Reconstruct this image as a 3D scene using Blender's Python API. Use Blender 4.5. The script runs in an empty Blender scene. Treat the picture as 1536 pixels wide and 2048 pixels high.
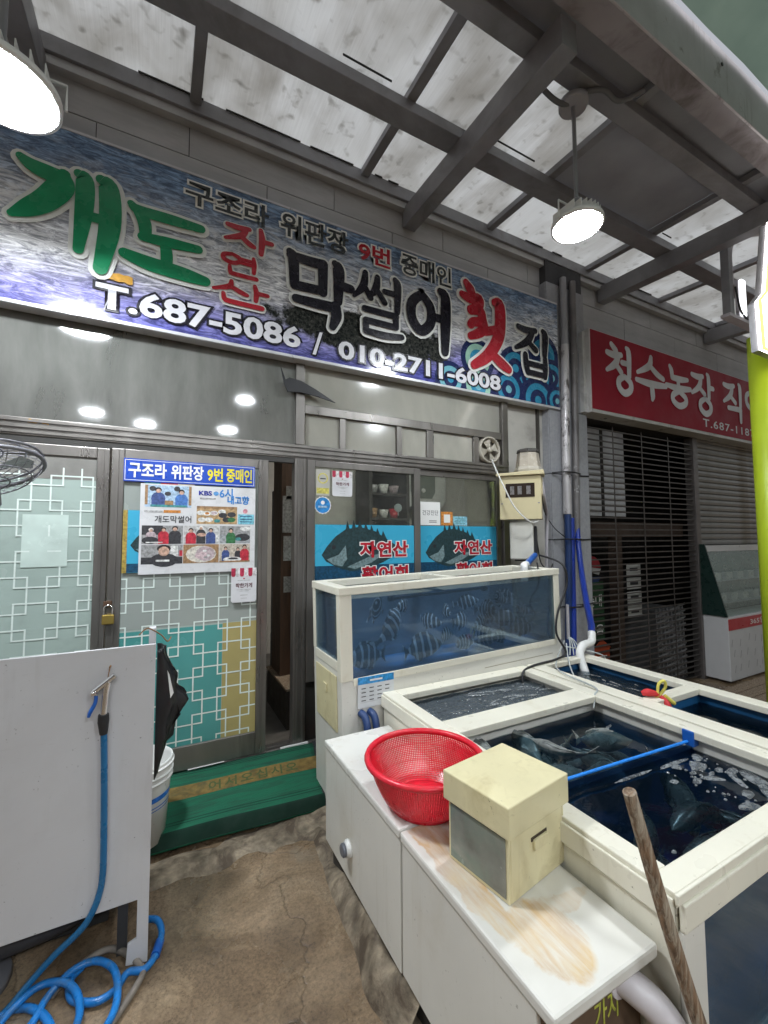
import bpy, bmesh, math, random
from mathutils import Vector, Matrix, noise
random.seed(7)
SC = bpy.context.scene
COL = SC.collection
R = math.radians

# ------------------------------------------------------------------ camera
cd = bpy.data.cameras.new('camera'); cam = bpy.data.objects.new('camera', cd); COL.objects.link(cam)
SC.camera = cam
cd.sensor_fit = 'VERTICAL'; cd.sensor_height = 36.0; cd.lens = 36.0 * 855.5 / 2048
cd.clip_start = 0.02; cd.clip_end = 500
def cam_matrix(loc, yaw, pitch, roll):
    sy, cy, sp, cp = math.sin(yaw), math.cos(yaw), math.sin(pitch), math.cos(pitch)
    f = Vector((sy*cp, cy*cp, sp)); r = Vector((cy, -sy, 0)); u = r.cross(f)
    c, s = math.cos(roll), math.sin(roll)
    r2 = c*r + s*u; u2 = -s*r + c*u
    m = Matrix.Identity(4)
    for i in range(3):
        m[i][0], m[i][1], m[i][2], m[i][3] = r2[i], u2[i], -f[i], loc[i]
    return m
cam.matrix_world = cam_matrix((0, -3.2, 1.5), R(27.68), R(3.46), R(-.22))

# ------------------------------------------------------------------ world, sun, exposure
SUN_EL, SUN_ROT = R(62), R(200)
W = bpy.data.worlds.new('World'); SC.world = W; W.use_nodes = True
nt = W.node_tree; nt.nodes.clear()
sky = nt.nodes.new('ShaderNodeTexSky'); sky.sky_type = 'NISHITA'; sky.sun_disc = False
sky.sun_elevation = SUN_EL; sky.sun_rotation = SUN_ROT; sky.dust_density = 6; sky.air_density = 1.5
hs = nt.nodes.new('ShaderNodeHueSaturation'); hs.inputs['Saturation'].default_value = .25
bg = nt.nodes.new('ShaderNodeBackground'); bg.inputs['Strength'].default_value = .15
wo = nt.nodes.new('ShaderNodeOutputWorld')
nt.links.new(sky.outputs[0], hs.inputs['Color']); nt.links.new(hs.outputs[0], bg.inputs[0]); nt.links.new(bg.outputs[0], wo.inputs[0])
sl = bpy.data.lights.new('sun', 'SUN'); sl.energy = 1.3; sl.angle = R(25); sl.color = (1, .97, .93)
so = bpy.data.objects.new('sun', sl); COL.objects.link(so)
so.rotation_euler = (R(90) - SUN_EL, 0, R(180) - SUN_ROT)
SC.view_settings.view_transform = 'Standard'; SC.view_settings.look = 'None'
SC.view_settings.exposure = 0.12; SC.view_settings.gamma = 1.0; SC.view_settings.use_curve_mapping = False
SC.render.engine = 'CYCLES'
cy_ = SC.cycles
cy_.use_denoising = True
try: cy_.denoiser = 'OPENIMAGEDENOISE'
except Exception: pass
cy_.max_bounces = 9; cy_.diffuse_bounces = 4; cy_.glossy_bounces = 4; cy_.transmission_bounces = 4; cy_.transparent_max_bounces = 16
cy_.caustics_reflective = False; cy_.caustics_refractive = False
cy_.sample_clamp_indirect = 6; cy_.blur_glossy = .6
LAMP_POWER = 235.0      # radiance of the round LED lamps

# ------------------------------------------------------------------ materials
MATS = {}
def _new(name):
    m = bpy.data.materials.new(name); m.use_nodes = True
    n = m.node_tree; n.nodes.clear()
    o = n.nodes.new('ShaderNodeOutputMaterial'); MATS[name] = m
    return m, n, o
def N(n, t, **kw):
    x = n.nodes.new(t)
    for k, v in kw.items():
        if hasattr(x, k): setattr(x, k, v)
        else: x.inputs[k.replace('_', ' ')].default_value = v
    return x
def L(n, a, b): n.links.new(a, b)
def c4(c): return (c[0], c[1], c[2], 1)
def coords(n, scale=(1, 1, 1), kind='Object'):
    t = N(n, 'ShaderNodeTexCoord'); mp = N(n, 'ShaderNodeMapping'); mp.inputs['Scale'].default_value = scale
    L(n, t.outputs[kind], mp.inputs[0]); return mp.outputs[0]
def nz(n, vec, scale, detail=4, rough=.55, dist=0):
    x = N(n, 'ShaderNodeTexNoise'); x.inputs['Scale'].default_value = scale; x.inputs['Detail'].default_value = detail
    x.inputs['Roughness'].default_value = rough; x.inputs['Distortion'].default_value = dist
    L(n, vec, x.inputs['Vector']); return x.outputs['Fac']
def ramp(n, fac, stops):
    r = N(n, 'ShaderNodeValToRGB'); e = r.color_ramp.elements
    while len(e) < len(stops): e.new(.5)
    for k, (p, c) in enumerate(stops):
        e[k].position = p; e[k].color = c4(c) if len(c) == 3 else c
    L(n, fac, r.inputs[0]); return r.outputs[0]
def mixc(n, fac, a, b, mode='MIX'):
    x = N(n, 'ShaderNodeMixRGB'); x.blend_type = mode
    for s, v in ((0, fac), (1, a), (2, b)):
        if isinstance(v, (int, float)): x.inputs[s].default_value = v
        elif isinstance(v, tuple): x.inputs[s].default_value = c4(v)
        else: L(n, v, x.inputs[s])
    return x.outputs[0]
def math_(n, op, a, b=0.0, clamp=False):
    x = N(n, 'ShaderNodeMath'); x.operation = op; x.use_clamp = clamp
    for s, v in ((0, a), (1, b)):
        if isinstance(v, (int, float)): x.inputs[s].default_value = v
        else: L(n, v, x.inputs[s])
    return x.outputs[0]
def bump(n, h, strength=.2, dist=.01):
    b = N(n, 'ShaderNodeBump'); b.inputs['Strength'].default_value = strength; b.inputs['Distance'].default_value = dist
    L(n, h, b.inputs['Height']); return b.outputs[0]
def M(name, col, rough=.5, metal=0.0, var=.10, scale=6, bmp=0.0, bscale=60, dirt=None, dscale=3, dlo=.55, dhi=.8, stretch=(1, 1, 1), spec=.5, coat=0, wear=None):
    """plain surface: base colour broken up by noise, uneven gloss, optional dirt and relief"""
    if name in MATS: return MATS[name]
    m, n, o = _new(name)
    p = N(n, 'ShaderNodeBsdfPrincipled'); v = coords(n, stretch)
    f = nz(n, v, scale, 5)
    lo = tuple(max(0, x*(1-var)) for x in col); hi = tuple(min(1, x*(1+var)) for x in col)
    c = ramp(n, f, [(.3, lo), (.7, hi)])
    if dirt:
        d = nz(n, v, dscale, 6, .65, .6)
        dm = ramp(n, d, [(dlo, (0, 0, 0)), (dhi, (1, 1, 1))])
        c = mixc(n, dm, c, dirt)
    if wear:                                   # runs down the face, scuffs and specks
        wv = coords(n)
        runs = ramp(n, nz(n, coords(n, (26, 26, 1.6)), 1, 4, .6, .4), [(.56, (0, 0, 0)), (.75, (.55, .55, .55))])
        patch = ramp(n, nz(n, wv, 1.7, 4), [(.42, (0, 0, 0)), (.62, (1, 1, 1))])
        c = mixc(n, mixc(n, 1, runs, patch, 'MULTIPLY'), c, wear)
        sk = ramp(n, nz(n, wv, 75, 2, .5), [(.70, (0, 0, 0)), (.76, (.7, .7, .7))])
        c = mixc(n, mixc(n, 1, sk, ramp(n, nz(n, wv, 5, 3), [(.45, (0, 0, 0)), (.6, (1, 1, 1))]), 'MULTIPLY'), c, tuple(x*.35 for x in wear))
        sc_ = ramp(n, nz(n, coords(n, (3, 40, 40)), 2.2, 5, .7, 1.5), [(.64, (0, 0, 0)), (.70, (.30, .30, .30))])
        c = mixc(n, sc_, c, wear)
    L(n, c, p.inputs['Base Color'])
    rr = ramp(n, nz(n, v, scale*2.3, 3), [(.3, (max(.02, rough-.08),)*3), (.7, (min(1, rough+.1),)*3)])
    L(n, rr, p.inputs['Roughness'])
    p.inputs['Metallic'].default_value = metal; p.inputs['Specular IOR Level'].default_value = spec
    p.inputs['Coat Weight'].default_value = coat
    if bmp: L(n, bump(n, nz(n, v, bscale, 3), bmp, .004), p.inputs['Normal'])
    L(n, p.outputs[0], o.inputs[0]); return m
def EM(name, col, strength):
    if name in MATS: return MATS[name]
    m, n, o = _new(name); e = N(n, 'ShaderNodeEmission'); e.inputs[0].default_value = c4(col); e.inputs[1].default_value = strength
    L(n, e.outputs[0], o.inputs[0]); return m
def GLASS(name, tint=(.9, .95, .93), dust=(.5, .5, .47), d0=.05, d1=.25, rough=.03, scale=3, stretch=(1, 1, 1), refl=1.0):
    """thin pane: see-through, dusty, mirror reflection by angle"""
    if name in MATS: return MATS[name]
    m, n, o = _new(name); v = coords(n, stretch)
    t = N(n, 'ShaderNodeBsdfTransparent'); t.inputs[0].default_value = c4(tint)
    d = N(n, 'ShaderNodeBsdfDiffuse'); d.inputs[0].default_value = c4(dust)
    f = ramp(n, nz(n, v, scale, 6, .6, .3), [(.3, (d0,)*3), (.75, (d1,)*3)])
    tl = N(n, 'ShaderNodeBsdfTranslucent'); tl.inputs[0].default_value = c4(dust)
    dd = N(n, 'ShaderNodeMixShader'); dd.inputs[0].default_value = .45; L(n, d.outputs[0], dd.inputs[1]); L(n, tl.outputs[0], dd.inputs[2])
    mx = N(n, 'ShaderNodeMixShader'); L(n, f, mx.inputs[0]); L(n, t.outputs[0], mx.inputs[1]); L(n, dd.outputs[0], mx.inputs[2])
    g = N(n, 'ShaderNodeBsdfGlossy'); g.inputs['Roughness'].default_value = rough
    fr = N(n, 'ShaderNodeFresnel'); fr.inputs[0].default_value = 1.5
    m2 = N(n, 'ShaderNodeMixShader'); L(n, math_(n, 'MULTIPLY', fr.outputs[0], refl), m2.inputs[0])
    L(n, mx.outputs[0], m2.inputs[1]); L(n, g.outputs[0], m2.inputs[2]); L(n, m2.outputs[0], o.inputs[0]); return m
def WATER(name, tint, murk, mfac, wave=.25, wscale=9, dist=.02, stretch=(1, 1, 1), ior=1.36):
    if name in MATS: return MATS[name]
    m, n, o = _new(name); v = coords(n, stretch)
    t = N(n, 'ShaderNodeBsdfTransparent'); t.inputs[0].default_value = c4(tint)
    d = N(n, 'ShaderNodeBsdfDiffuse'); d.inputs[0].default_value = c4(murk)
    mx = N(n, 'ShaderNodeMixShader'); mx.inputs[0].default_value = mfac
    L(n, t.outputs[0], mx.inputs[1]); L(n, d.outputs[0], mx.inputs[2])
    h = math_(n, 'ADD', nz(n, v, wscale, 3, .5, .8), math_(n, 'MULTIPLY', nz(n, v, wscale*3.1, 2), .35))
    b = bump(n, h, wave, dist)
    g = N(n, 'ShaderNodeBsdfGlossy'); g.inputs['Roughness'].default_value = .02; L(n, b, g.inputs['Normal'])
    fr = N(n, 'ShaderNodeFresnel'); fr.inputs[0].default_value = ior; L(n, b, fr.inputs['Normal'])
    m2 = N(n, 'ShaderNodeMixShader'); L(n, fr.outputs[0], m2.inputs[0]); L(n, mx.outputs[0], m2.inputs[1]); L(n, g.outputs[0], m2.inputs[2])
    L(n, m2.outputs[0], o.inputs[0]); return m

# the palette
ALU = M('brushed_aluminium', (.23, .215, .20), .34, .75, .18, 5, dirt=(.10, .09, .08), dscale=2.5, stretch=(1, 1, .25))
ALU_D = M('dark_track', (.05, .048, .045), .5, .4)
PVC = M('cream_pvc', (.72, .69, .585), .33, 0, .05, 3, dirt=(.54, .47, .33), dscale=2.6, dlo=.58, dhi=.85, wear=(.42, .36, .24))
PVC_W = M('white_pvc', (.65, .635, .585), .36, 0, .05, 3, dirt=(.50, .46, .37), dscale=1.8, dlo=.55, dhi=.9, wear=(.42, .37, .28))
PVC_Y = M('yellowed_pvc', (.66, .595, .37), .38, 0, .07, 5, dirt=(.46, .38, .19), dscale=6, dlo=.52, dhi=.8, wear=(.36, .29, .15))
BOARD = M('white_board', (.57, .57, .59), .38, 0, .03, 2, dirt=(.49, .48, .49), dscale=1.2, dlo=.42, dhi=.8, wear=(.38, .36, .35))
TANKBLUE = M('blue_tank_lining', (.012, .085, .21), .4, 0, .2, 4)
WHITEP = M('white_plastic', (.72, .72, .70), .35, 0, .05)
BLACK = M('black_plastic', (.012, .012, .014), .45, 0, .3)
RUBBER = M('black_rubber', (.02, .02, .022), .6, 0, .3, bmp=.3)
CHROME = M('chrome', (.72, .72, .72), .16, 1, .05)
STEEL = M('grey_steel', (.25, .252, .27), .42, .1, .18, 3, dirt=(.12, .11, .105), dscale=1.7, dlo=.5, dhi=.85)
STEEL_L = M('pale_grey_steel', (.52, .50, .54), .4, .1, .12, 3, dirt=(.12, .09, .085), dscale=6, dlo=.6, dhi=.74, wear=(.2, .17, .17))
RED = M('red_plastic', (.66, .015, .035), .32, 0, .15, 9, dirt=(.50, .05, .05), dscale=9, dlo=.5, dhi=.75)
BLUEP = M('blue_plastic', (.01, .10, .42), .35, 0, .1)
WOOD = M('worn_wood', (.20, .125, .075), .75, 0, .6, 7, bmp=.9, bscale=30, stretch=(16, 16, 1.4), dirt=(.40, .34, .26), dscale=5, dlo=.45, dhi=.62)
PLASTER = M('dirty_plaster', (.42, .405, .37), .85, 0, .1, 4, dirt=(.12, .11, .10), dscale=2.0, dlo=.5, dhi=.9, bmp=.2)
SIDING = M('grey_cement_siding', (.40, .405, .41), .8, 0, .14, 3, bmp=.35, bscale=25, dirt=(.29, .29, .295), dscale=1.5, stretch=(.6, 1, 2.5))
TILE = M('grey_stone_tile', (.30, .305, .325), .5, 0, .10, 30, dirt=(.17, .17, .18), dscale=2)
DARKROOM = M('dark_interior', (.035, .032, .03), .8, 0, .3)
PAPER = M('white_paper', (.74, .74, .72), .6, 0, .04)
INK = M('black_ink', (.02, .02, .025), .5, 0, .1)
CABLE = M('black_cable', (.015, .015, .017), .5, 0, .2)

# ------------------------------------------------------------------ object helpers
def tag(o, label=None, cat=None, group=None, kind=None):
    if label: o['label'] = label
    if cat: o['category'] = cat
    if group: o['group'] = group
    if kind: o['kind'] = kind
    return o
def T(name, label, cat, loc=(0, 0, 0), rot=(0, 0, 0), group=None):
    o = bpy.data.objects.new(name, None); COL.objects.link(o); o.empty_display_size = .1
    o.location = loc; o.rotation_euler = rot
    return tag(o, label, cat, group)
def wm(o):
    b = Matrix.LocRotScale(o.location, o.rotation_euler, o.scale)
    return wm(o.parent) @ o.matrix_parent_inverse @ b if o.parent else b
def dup(root, loc=None, rot=None, label=None):
    """copy a thing with its parts and sub-parts"""
    def cp(o, par):
        c = o.copy(); COL.objects.link(c)
        if par is not None: c.parent = par
        for ch in list(o.children): cp(ch, c)
        return c
    r = cp(root, None)
    if loc is not None: r.location = loc
    if rot is not None: r.rotation_euler = rot
    if label: r['label'] = label
    return r
def put(name, mesh, parent=None, loc=None, local=False, rot=None):
    """link a mesh object; with a parent, coordinates are world ones unless local"""
    o = bpy.data.objects.new(name, mesh); COL.objects.link(o)
    if loc is not None: o.location = loc
    if rot is not None: o.rotation_euler = rot
    if parent is not None:
        o.parent = parent
        if not local: o.matrix_parent_inverse = wm(parent).inverted()
    return o
def frame_of(d):
    d = d.normalized(); a = Vector((0, 0, 1)) if abs(d.z) < .9 else Vector((1, 0, 0))
    u = d.cross(a).normalized(); return u, d.cross(u).normalized()
def catmull(P, k=6, closed=False):
    P = [Vector(p) for p in P]; out = []; n = len(P)
    if n < 3: return P
    for i in range(n if closed else n-1):
        if closed: a, b, c, d = P[i-1], P[i], P[(i+1) % n], P[(i+2) % n]
        else: a, b, c, d = P[max(i-1, 0)], P[i], P[i+1], P[min(i+2, n-1)]
        for j in range(k):
            t = j/k
            out.append(.5*((2*b) + (c-a)*t + (2*a-5*b+4*c-d)*t*t + (3*b-a-3*c+d)*t**3))
    if not closed: out.append(P[-1])
    return out
class MB:
    def __init__(s): s.v = []; s.f = []; s.sm = []
    def add(s, v, f, smooth=False):
        b = len(s.v); s.v += [tuple(x) for x in v]; s.f += [tuple(b+i for i in q) for q in f]; s.sm += [smooth]*len(f); return s
    def box(s, x0, x1, y0, y1, z0, z1):
        v = [(x, y, z) for z in (z0, z1) for y in (y0, y1) for x in (x0, x1)]
        return s.add(v, [(0, 2, 3, 1), (4, 5, 7, 6), (0, 1, 5, 4), (2, 6, 7, 3), (0, 4, 6, 2), (1, 3, 7, 5)])
    def quad(s, *p): return s.add(p, [tuple(range(len(p)))])
    def rect(s, x0, x1, z0, z1, y):            # sheet facing -Y
        return s.add([(x0, y, z0), (x1, y, z0), (x1, y, z1), (x0, y, z1)], [(0, 1, 2, 3)])
    def ell(s, cx, cz, rx, rz, y, n=20, a0=0, a1=360):
        pts = [(cx+rx*math.cos(R(a0+(a1-a0)*i/n)), y, cz+rz*math.sin(R(a0+(a1-a0)*i/n))) for i in range(n if a1-a0 == 360 else n+1)]
        return s.add(pts, [tuple(range(len(pts)))])
    def poly(s, pts, y): return s.add([(p[0], y, p[1]) for p in pts], [tuple(range(len(pts)))])
    def prism(s, pts, y0, y1):                 # outline in XZ pushed through Y
        n = len(pts); v = [(p[0], y0, p[1]) for p in pts]+[(p[0], y1, p[1]) for p in pts]
        f = [tuple(range(n)), tuple(range(2*n-1, n-1, -1))]+[(i, i+n, (i+1) % n+n, (i+1) % n) for i in range(n)]
        return s.add(v, f)
    def slab(s, pts, z0, z1):                  # outline in XY pushed through Z
        n = len(pts); v = [(p[0], p[1], z0) for p in pts]+[(p[0], p[1], z1) for p in pts]
        f = [tuple(range(n-1, -1, -1)), tuple(range(n, 2*n))]+[(i, (i+1) % n, (i+1) % n+n, i+n) for i in range(n)]
        return s.add(v, f)
    def bar(s, a, b, w, h):                    # square bar between two points
        a, b = Vector(a), Vector(b); u, w2 = frame_of(b-a)
        v = [p+u*(sx*w/2)+w2*(sy*h/2) for p in (a, b) for sx, sy in ((-1, -1), (1, -1), (1, 1), (-1, 1))]
        return s.add(v, [(3, 2, 1, 0), (4, 5, 6, 7)]+[(i, (i+1) % 4, (i+1) % 4+4, i+4) for i in range(4)])
    def tube(s, path, r, n=8, smooth=True, closed=False, k=6, cap=True):
        P = catmull(path, k, closed) if smooth else [Vector(p) for p in path]
        rs = r if isinstance(r, (list, tuple)) else None
        m = len(P); rings = []; u = None
        for i, p in enumerate(P):
            d = (P[(i+1) % m]-P[i-1]) if closed else (P[min(i+1, m-1)]-P[max(i-1, 0)])
            if d.length < 1e-9: d = Vector((0, 0, 1))
            d.normalize()
            if u is None: u, w = frame_of(d)
            else:
                u = (u-d*u.dot(d))
                if u.length < 1e-6: u, w = frame_of(d)
                u.normalize(); w = d.cross(u)
            if rs:
                t = i/(m-1)*(len(rs)-1); j = min(int(t), len(rs)-2); rr = rs[j]+(rs[j+1]-rs[j])*(t-j)
            else: rr = r
            rings.append([p+u*(rr*math.cos(2*math.pi*q/n))+w*(rr*math.sin(2*math.pi*q/n)) for q in range(n)])
        v = [x for g in rings for x in g]; f = []
        for i in range(m if closed else m-1):
            j = (i+1) % m
            f += [(i*n+q, i*n+(q+1) % n, j*n+(q+1) % n, j*n+q) for q in range(n)]
        s.add(v, f, True)
        if not closed and cap:
            s.add(rings[0], [tuple(range(n-1, -1, -1))]); s.add(rings[-1], [tuple(range(n))])
        return s
    def lathe(s, prof, c=(0, 0, 0), axis='z', n=24, smooth=True, ends=True):
        c = Vector(c); v = []
        for r, h in prof:
            for q in range(n):
                a = 2*math.pi*q/n; x, y = r*math.cos(a), r*math.sin(a)
                v.append(c+(Vector((x, y, h)) if axis == 'z' else Vector((x, h, y)) if axis == 'y' else Vector((h, x, y))))
        f = [(i*n+q, i*n+(q+1) % n, (i+1)*n+(q+1) % n, (i+1)*n+q) for i in range(len(prof)-1) for q in range(n)]
        s.add(v, f, smooth)
        if ends:
            b = len(s.v)-len(v); m = (len(prof)-1)*n
            s.f += [tuple(b+q for q in range(n)), tuple(b+m+q for q in range(n))]; s.sm += [False, False]
        return s
    def mesh(s, name, mat):
        me = bpy.data.meshes.new(name); me.from_pydata(s.v, [], s.f)
        bm = bmesh.new(); bm.from_mesh(me); bmesh.ops.recalc_face_normals(bm, faces=bm.faces); bm.to_mesh(me); bm.free()
        me.polygons.foreach_set('use_smooth', s.sm)
        for q in (mat if isinstance(mat, (list, tuple)) else [mat]): me.materials.append(q)
        return me
    def sheet(s, name, mat):                   # open sheets: keep the winding as given
        me = bpy.data.meshes.new(name); me.from_pydata(s.v, [], s.f); me.polygons.foreach_set('use_smooth', s.sm)
        me.materials.append(mat); return me
    def make(s, name, mat, parent=None, bevel=0, local=False, flat=False, label=None, cat=None, group=None, kind=None, loc=None, rot=None):
        o = put(name, s.sheet(name, mat) if flat else s.mesh(name, mat), parent, loc, local, rot)
        if bevel:
            b = o.modifiers.new('bevel', 'BEVEL'); b.width = bevel; b.segments = 2; b.limit_method = 'ANGLE'; b.angle_limit = R(40)
        return tag(o, label, cat, group, kind)

# lettering --------------------------------------------------------
def text_mesh(s, mat, off=0.0, res=3, space=1.0):
    c = bpy.data.curves.new('t', 'FONT'); c.body = s; c.size = 1; c.offset = off; c.resolution_u = res; c.fill_mode = 'FRONT'
    c.space_character = space
    o = bpy.data.objects.new('t', c); COL.objects.link(o)
    bpy.context.view_layer.update()
    me = bpy.data.meshes.new_from_object(o.evaluated_get(bpy.context.evaluated_depsgraph_get()))
    bpy.data.objects.remove(o); bpy.data.curves.remove(c)
    me.materials.clear(); me.materials.append(mat); return me
def lettering(s, x0, x1, z0, z1, y, mat, parent, off=.02, name='lettering', outline=None, plane=None, space=1.0):
    """writing fitted to a rectangle facing -Y; outline = (material, extra weight)"""
    ref = text_mesh(s, mat, off, space=space); vs = [v.co.copy() for v in ref.vertices]
    ax0, ax1 = min(v.x for v in vs), max(v.x for v in vs); ay0, ay1 = min(v.y for v in vs), max(v.y for v in vs)
    kx, ky = (x1-x0)/(ax1-ax0), (z1-z0)/(ay1-ay0)
    res = []
    def place(me, yy, nm):
        for v in me.vertices:
            px, pz = x0+(v.co.x-ax0)*kx, z0+(v.co.y-ay0)*ky
            v.co = plane(px, pz, yy) if plane else (px, yy, pz)
        me.update(); o = put(nm, me, parent); res.append(o); return o
    o = place(ref, y-.0012 if outline else y, name)
    if outline: place(text_mesh(s, outline[0], off+outline[1], space=space), y, 'letter_outline')
    return o
def brush(strokes, box, y, mat, parent, omat=None, ow=.012, name='character', fat=1.0):
    """a brush-drawn character: strokes of (x, z, width); x, z within the box, widths in metres"""
    x0, x1, z0, z1 = box
    def ribbons(extra, yy):
        mb = MB(); k = 0
        for st in strokes:
            P = catmull([(x0+(x1-x0)*a, z0+(z1-z0)*b, w) for a, b, w in [(a_, b_, w_*fat) for a_, b_, w_ in st]], 5) if len(st) > 2 else [Vector((x0+(x1-x0)*a, z0+(z1-z0)*b, w*fat)) for a, b, w in st]
            Lp, Rp = [], []
            for i, p in enumerate(P):
                d = P[min(i+1, len(P)-1)]-P[max(i-1, 0)]; d = Vector((d.x, d.y)); d.normalize()
                nn = Vector((-d.y, d.x)); h = p.z/2+extra
                Lp.append(Vector((p.x, p.y))+nn*h); Rp.append(Vector((p.x, p.y))-nn*h)
            def cap(p, d, h): 
                a0 = math.atan2(d.y, d.x); return [Vector((p.x+h*math.cos(a0+t), p.y+h*math.sin(a0+t))) for t in [(-.5+j/6)*math.pi for j in range(1, 6)]]
            d1 = (P[-1]-P[-2]).xy; d0 = (P[0]-P[1]).xy
            yl = yy-.0012*k; k += 1
            for i in range(len(P)-1):
                mb.add([(q.x, yl-.00004*i, q.y) for q in (Rp[i], Rp[i+1], Lp[i+1], Lp[i])], [(0, 1, 2, 3)])
            c1 = [Rp[-1]]+cap(P[-1], d1, P[-1].z/2+extra)+[Lp[-1]]; c0 = [Lp[0]]+cap(P[0], d0, P[0].z/2+extra)+[Rp[0]]
            for c in (c1, c0): mb.add([(q.x, yl-.00004*len(P), q.y) for q in c], [tuple(range(len(c)))])
        return mb
    if omat: ribbons(ow, y).make('letter_outline', omat, parent, flat=True)
    return ribbons(0, y-.011).make(name, mat, parent, flat=True)

# ================================================================== THE SETTING
# ------------------------------------------------------------------ ground
def ground_h(x, y):
    h = -.15
    if x > 2.8: h -= .23*min(1, (x-2.8)/2.6)
    p = Vector((x*1.3, y*1.3, 0))
    h += .018*noise.noise(p)+.008*noise.noise(p*4)
    return h
def ground_mat():
    m, n, o = _new('stained_concrete'); p = N(n, 'ShaderNodeBsdfPrincipled'); v = coords(n)
    a = ramp(n, nz(n, v, 2.3, 8, .66, .9), [(.28, (.085, .060, .040)), (.43, (.165, .115, .072)), (.54, (.245, .176, .112)), (.68, (.33, .255, .175))])
    b = ramp(n, nz(n, v, 75, 6, .8), [(.3, (.42, .42, .42)), (.5, (.95, .95, .95)), (.72, (1.35, 1.3, 1.25))])
    c = mixc(n, 1.0, a, b, 'MULTIPLY')
    gr = ramp(n, nz(n, v, 3.1, 5, .6, 1.2), [(.58, (0, 0, 0)), (.72, (.55, .55, .55))])
    c = mixc(n, gr, c, (.20, .175, .135))
    vo = N(n, 'ShaderNodeTexVoronoi'); vo.feature = 'DISTANCE_TO_EDGE'; vo.inputs['Scale'].default_value = .85
    wv = N(n, 'ShaderNodeVectorMath'); wv.operation = 'ADD'; L(n, v, wv.inputs[0])
    nn = N(n, 'ShaderNodeTexNoise'); nn.inputs['Scale'].default_value = 3.5; nn.inputs['Detail'].default_value = 6; L(n, v, nn.inputs['Vector'])
    sc = N(n, 'ShaderNodeVectorMath'); sc.operation = 'SCALE'; sc.inputs['Scale'].default_value = .42; L(n, nn.outputs['Color'], sc.inputs[0])
    L(n, sc.outputs[0], wv.inputs[1]); L(n, wv.outputs[0], vo.inputs['Vector'])
    cr = ramp(n, vo.outputs['Distance'], [(.0, (.0, .0, .0)), (.006, (1, 1, 1))])
    c = mixc(n, 1.0, c, mixc(n, cr, (.62, .60, .57), (1, 1, 1)), 'MULTIPLY')
    L(n, c, p.inputs['Base Color'])
    L(n, ramp(n, nz(n, v, 2.2, 5), [(.38, (.15,)*3), (.62, (.55,)*3)]), p.inputs['Roughness'])
    h = math_(n, 'ADD', math_(n, 'MULTIPLY', nz(n, v, 70, 5, .7), .5), math_(n, 'MULTIPLY', cr, .6))
    L(n, bump(n, h, .45, .008), p.inputs['Normal'])
    L(n, p.outputs[0], o.inputs[0]); return m
GROUND = ground_mat()
def axis(lo, hi, step, far):
    a = []; t = lo
    while t <= hi+1e-6: a.append(t); t += step
    out = [far[0]]+[lo-d for d in (25, 9, 3, 1)]+a+[hi+d for d in (1, 3, 9, 25)]+[far[1]]
    return out
gx, gy = axis(-1.6, 7.4, .075, (-180, 180)), axis(-3.4, .4, .075, (-180, 180))
mb = MB(); nx, ny = len(gx), len(gy)
mb.add([(x, y, ground_h(x, y)) for y in gy for x in gx], [(j*nx+i, j*nx+i+1, (j+1)*nx+i+1, (j+1)*nx+i) for j in range(ny-1) for i in range(nx-1)], True)
mb.make('ground', GROUND, flat=True, kind='structure')

ROUGHC = M('rough_grey_concrete', (.235, .19, .135), .75, 0, .5, 16, bmp=1.0, bscale=48, dirt=(.085, .062, .042), dscale=7, dlo=.46, dhi=.62)
def lump(path, width, height, seed, name='concrete_edge', zoff=-.02, mat=None):
    """a hand-trowelled ridge of concrete along a path on the ground"""
    P = catmull(path, 26); n = 20; v = []
    for i, p in enumerate(P):
        t = i/(len(P)-1); d = P[min(i+1, len(P)-1)]-P[max(i-1, 0)]; d.z = 0; d.normalize(); s = Vector((-d.y, d.x, 0))
        def lerp(a):
            if not isinstance(a, (list, tuple)): return a
            q = t*(len(a)-1); j = min(int(q), len(a)-2); return a[j]+(a[j+1]-a[j])*(q-j)
        w, h = lerp(width), lerp(height)
        for k in range(n+1):
            u = -1+2*k/n; q = p+s*(u*w/2)
            e = noise.noise(Vector((q.x*5+seed, q.y*5, 0)))*.5+noise.noise(Vector((q.x*14, q.y*14, seed)))*.22
            q = q+s*(noise.noise(Vector((q.x*5, q.y*5, seed+3)))*w*.18)
            v.append((q.x, q.y, ground_h(q.x, q.y)+zoff+h*max(0, (1-abs(u)**1.6))*(1+e)))
    f = [(i*(n+1)+k, i*(n+1)+k+1, (i+1)*(n+1)+k+1, (i+1)*(n+1)+k) for i in range(len(P)-1) for k in range(n)]
    return MB().add(v, f, True).make(name, mat or ROUGHC, flat=True, kind='structure')
lump([(-.4, -.74, 0), (-.1, -.72, 0), (.15, -.73, 0), (.45, -.70, 0), (.75, -.72, 0), (1.0, -.72, 0)], [.26, .34, .3, .34, .32, .40], [.02, .035, .045, .035, .05, .07], 1.0)
lump([(.86, -.8, 0), (.815, -1.1, 0), (.81, -1.4, 0), (.80, -1.7, 0), (.815, -1.9, 0)], [.16, .15, .17, .18, .18], [.055, .05, .09, .15, .14], 4.0)
PADC = M('pale_concrete', (.29, .235, .17), .6, 0, .4, 9, bmp=1.0, bscale=45, dirt=(.16, .12, .085), dscale=6, dlo=.45, dhi=.65)
lump([(.15, -2.45, 0), (.40, -2.18, 0), (.62, -2.02, 0), (.85, -1.99, 0)], [.8, .62, .5, .42], [.035, .04, .05, .06], 9.0, mat=PADC)
MB().box(-.5, 1.15, -.45, -.07, -.4, -.075).make('entrance_step', ROUGHC, bevel=.02, kind='structure')

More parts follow.
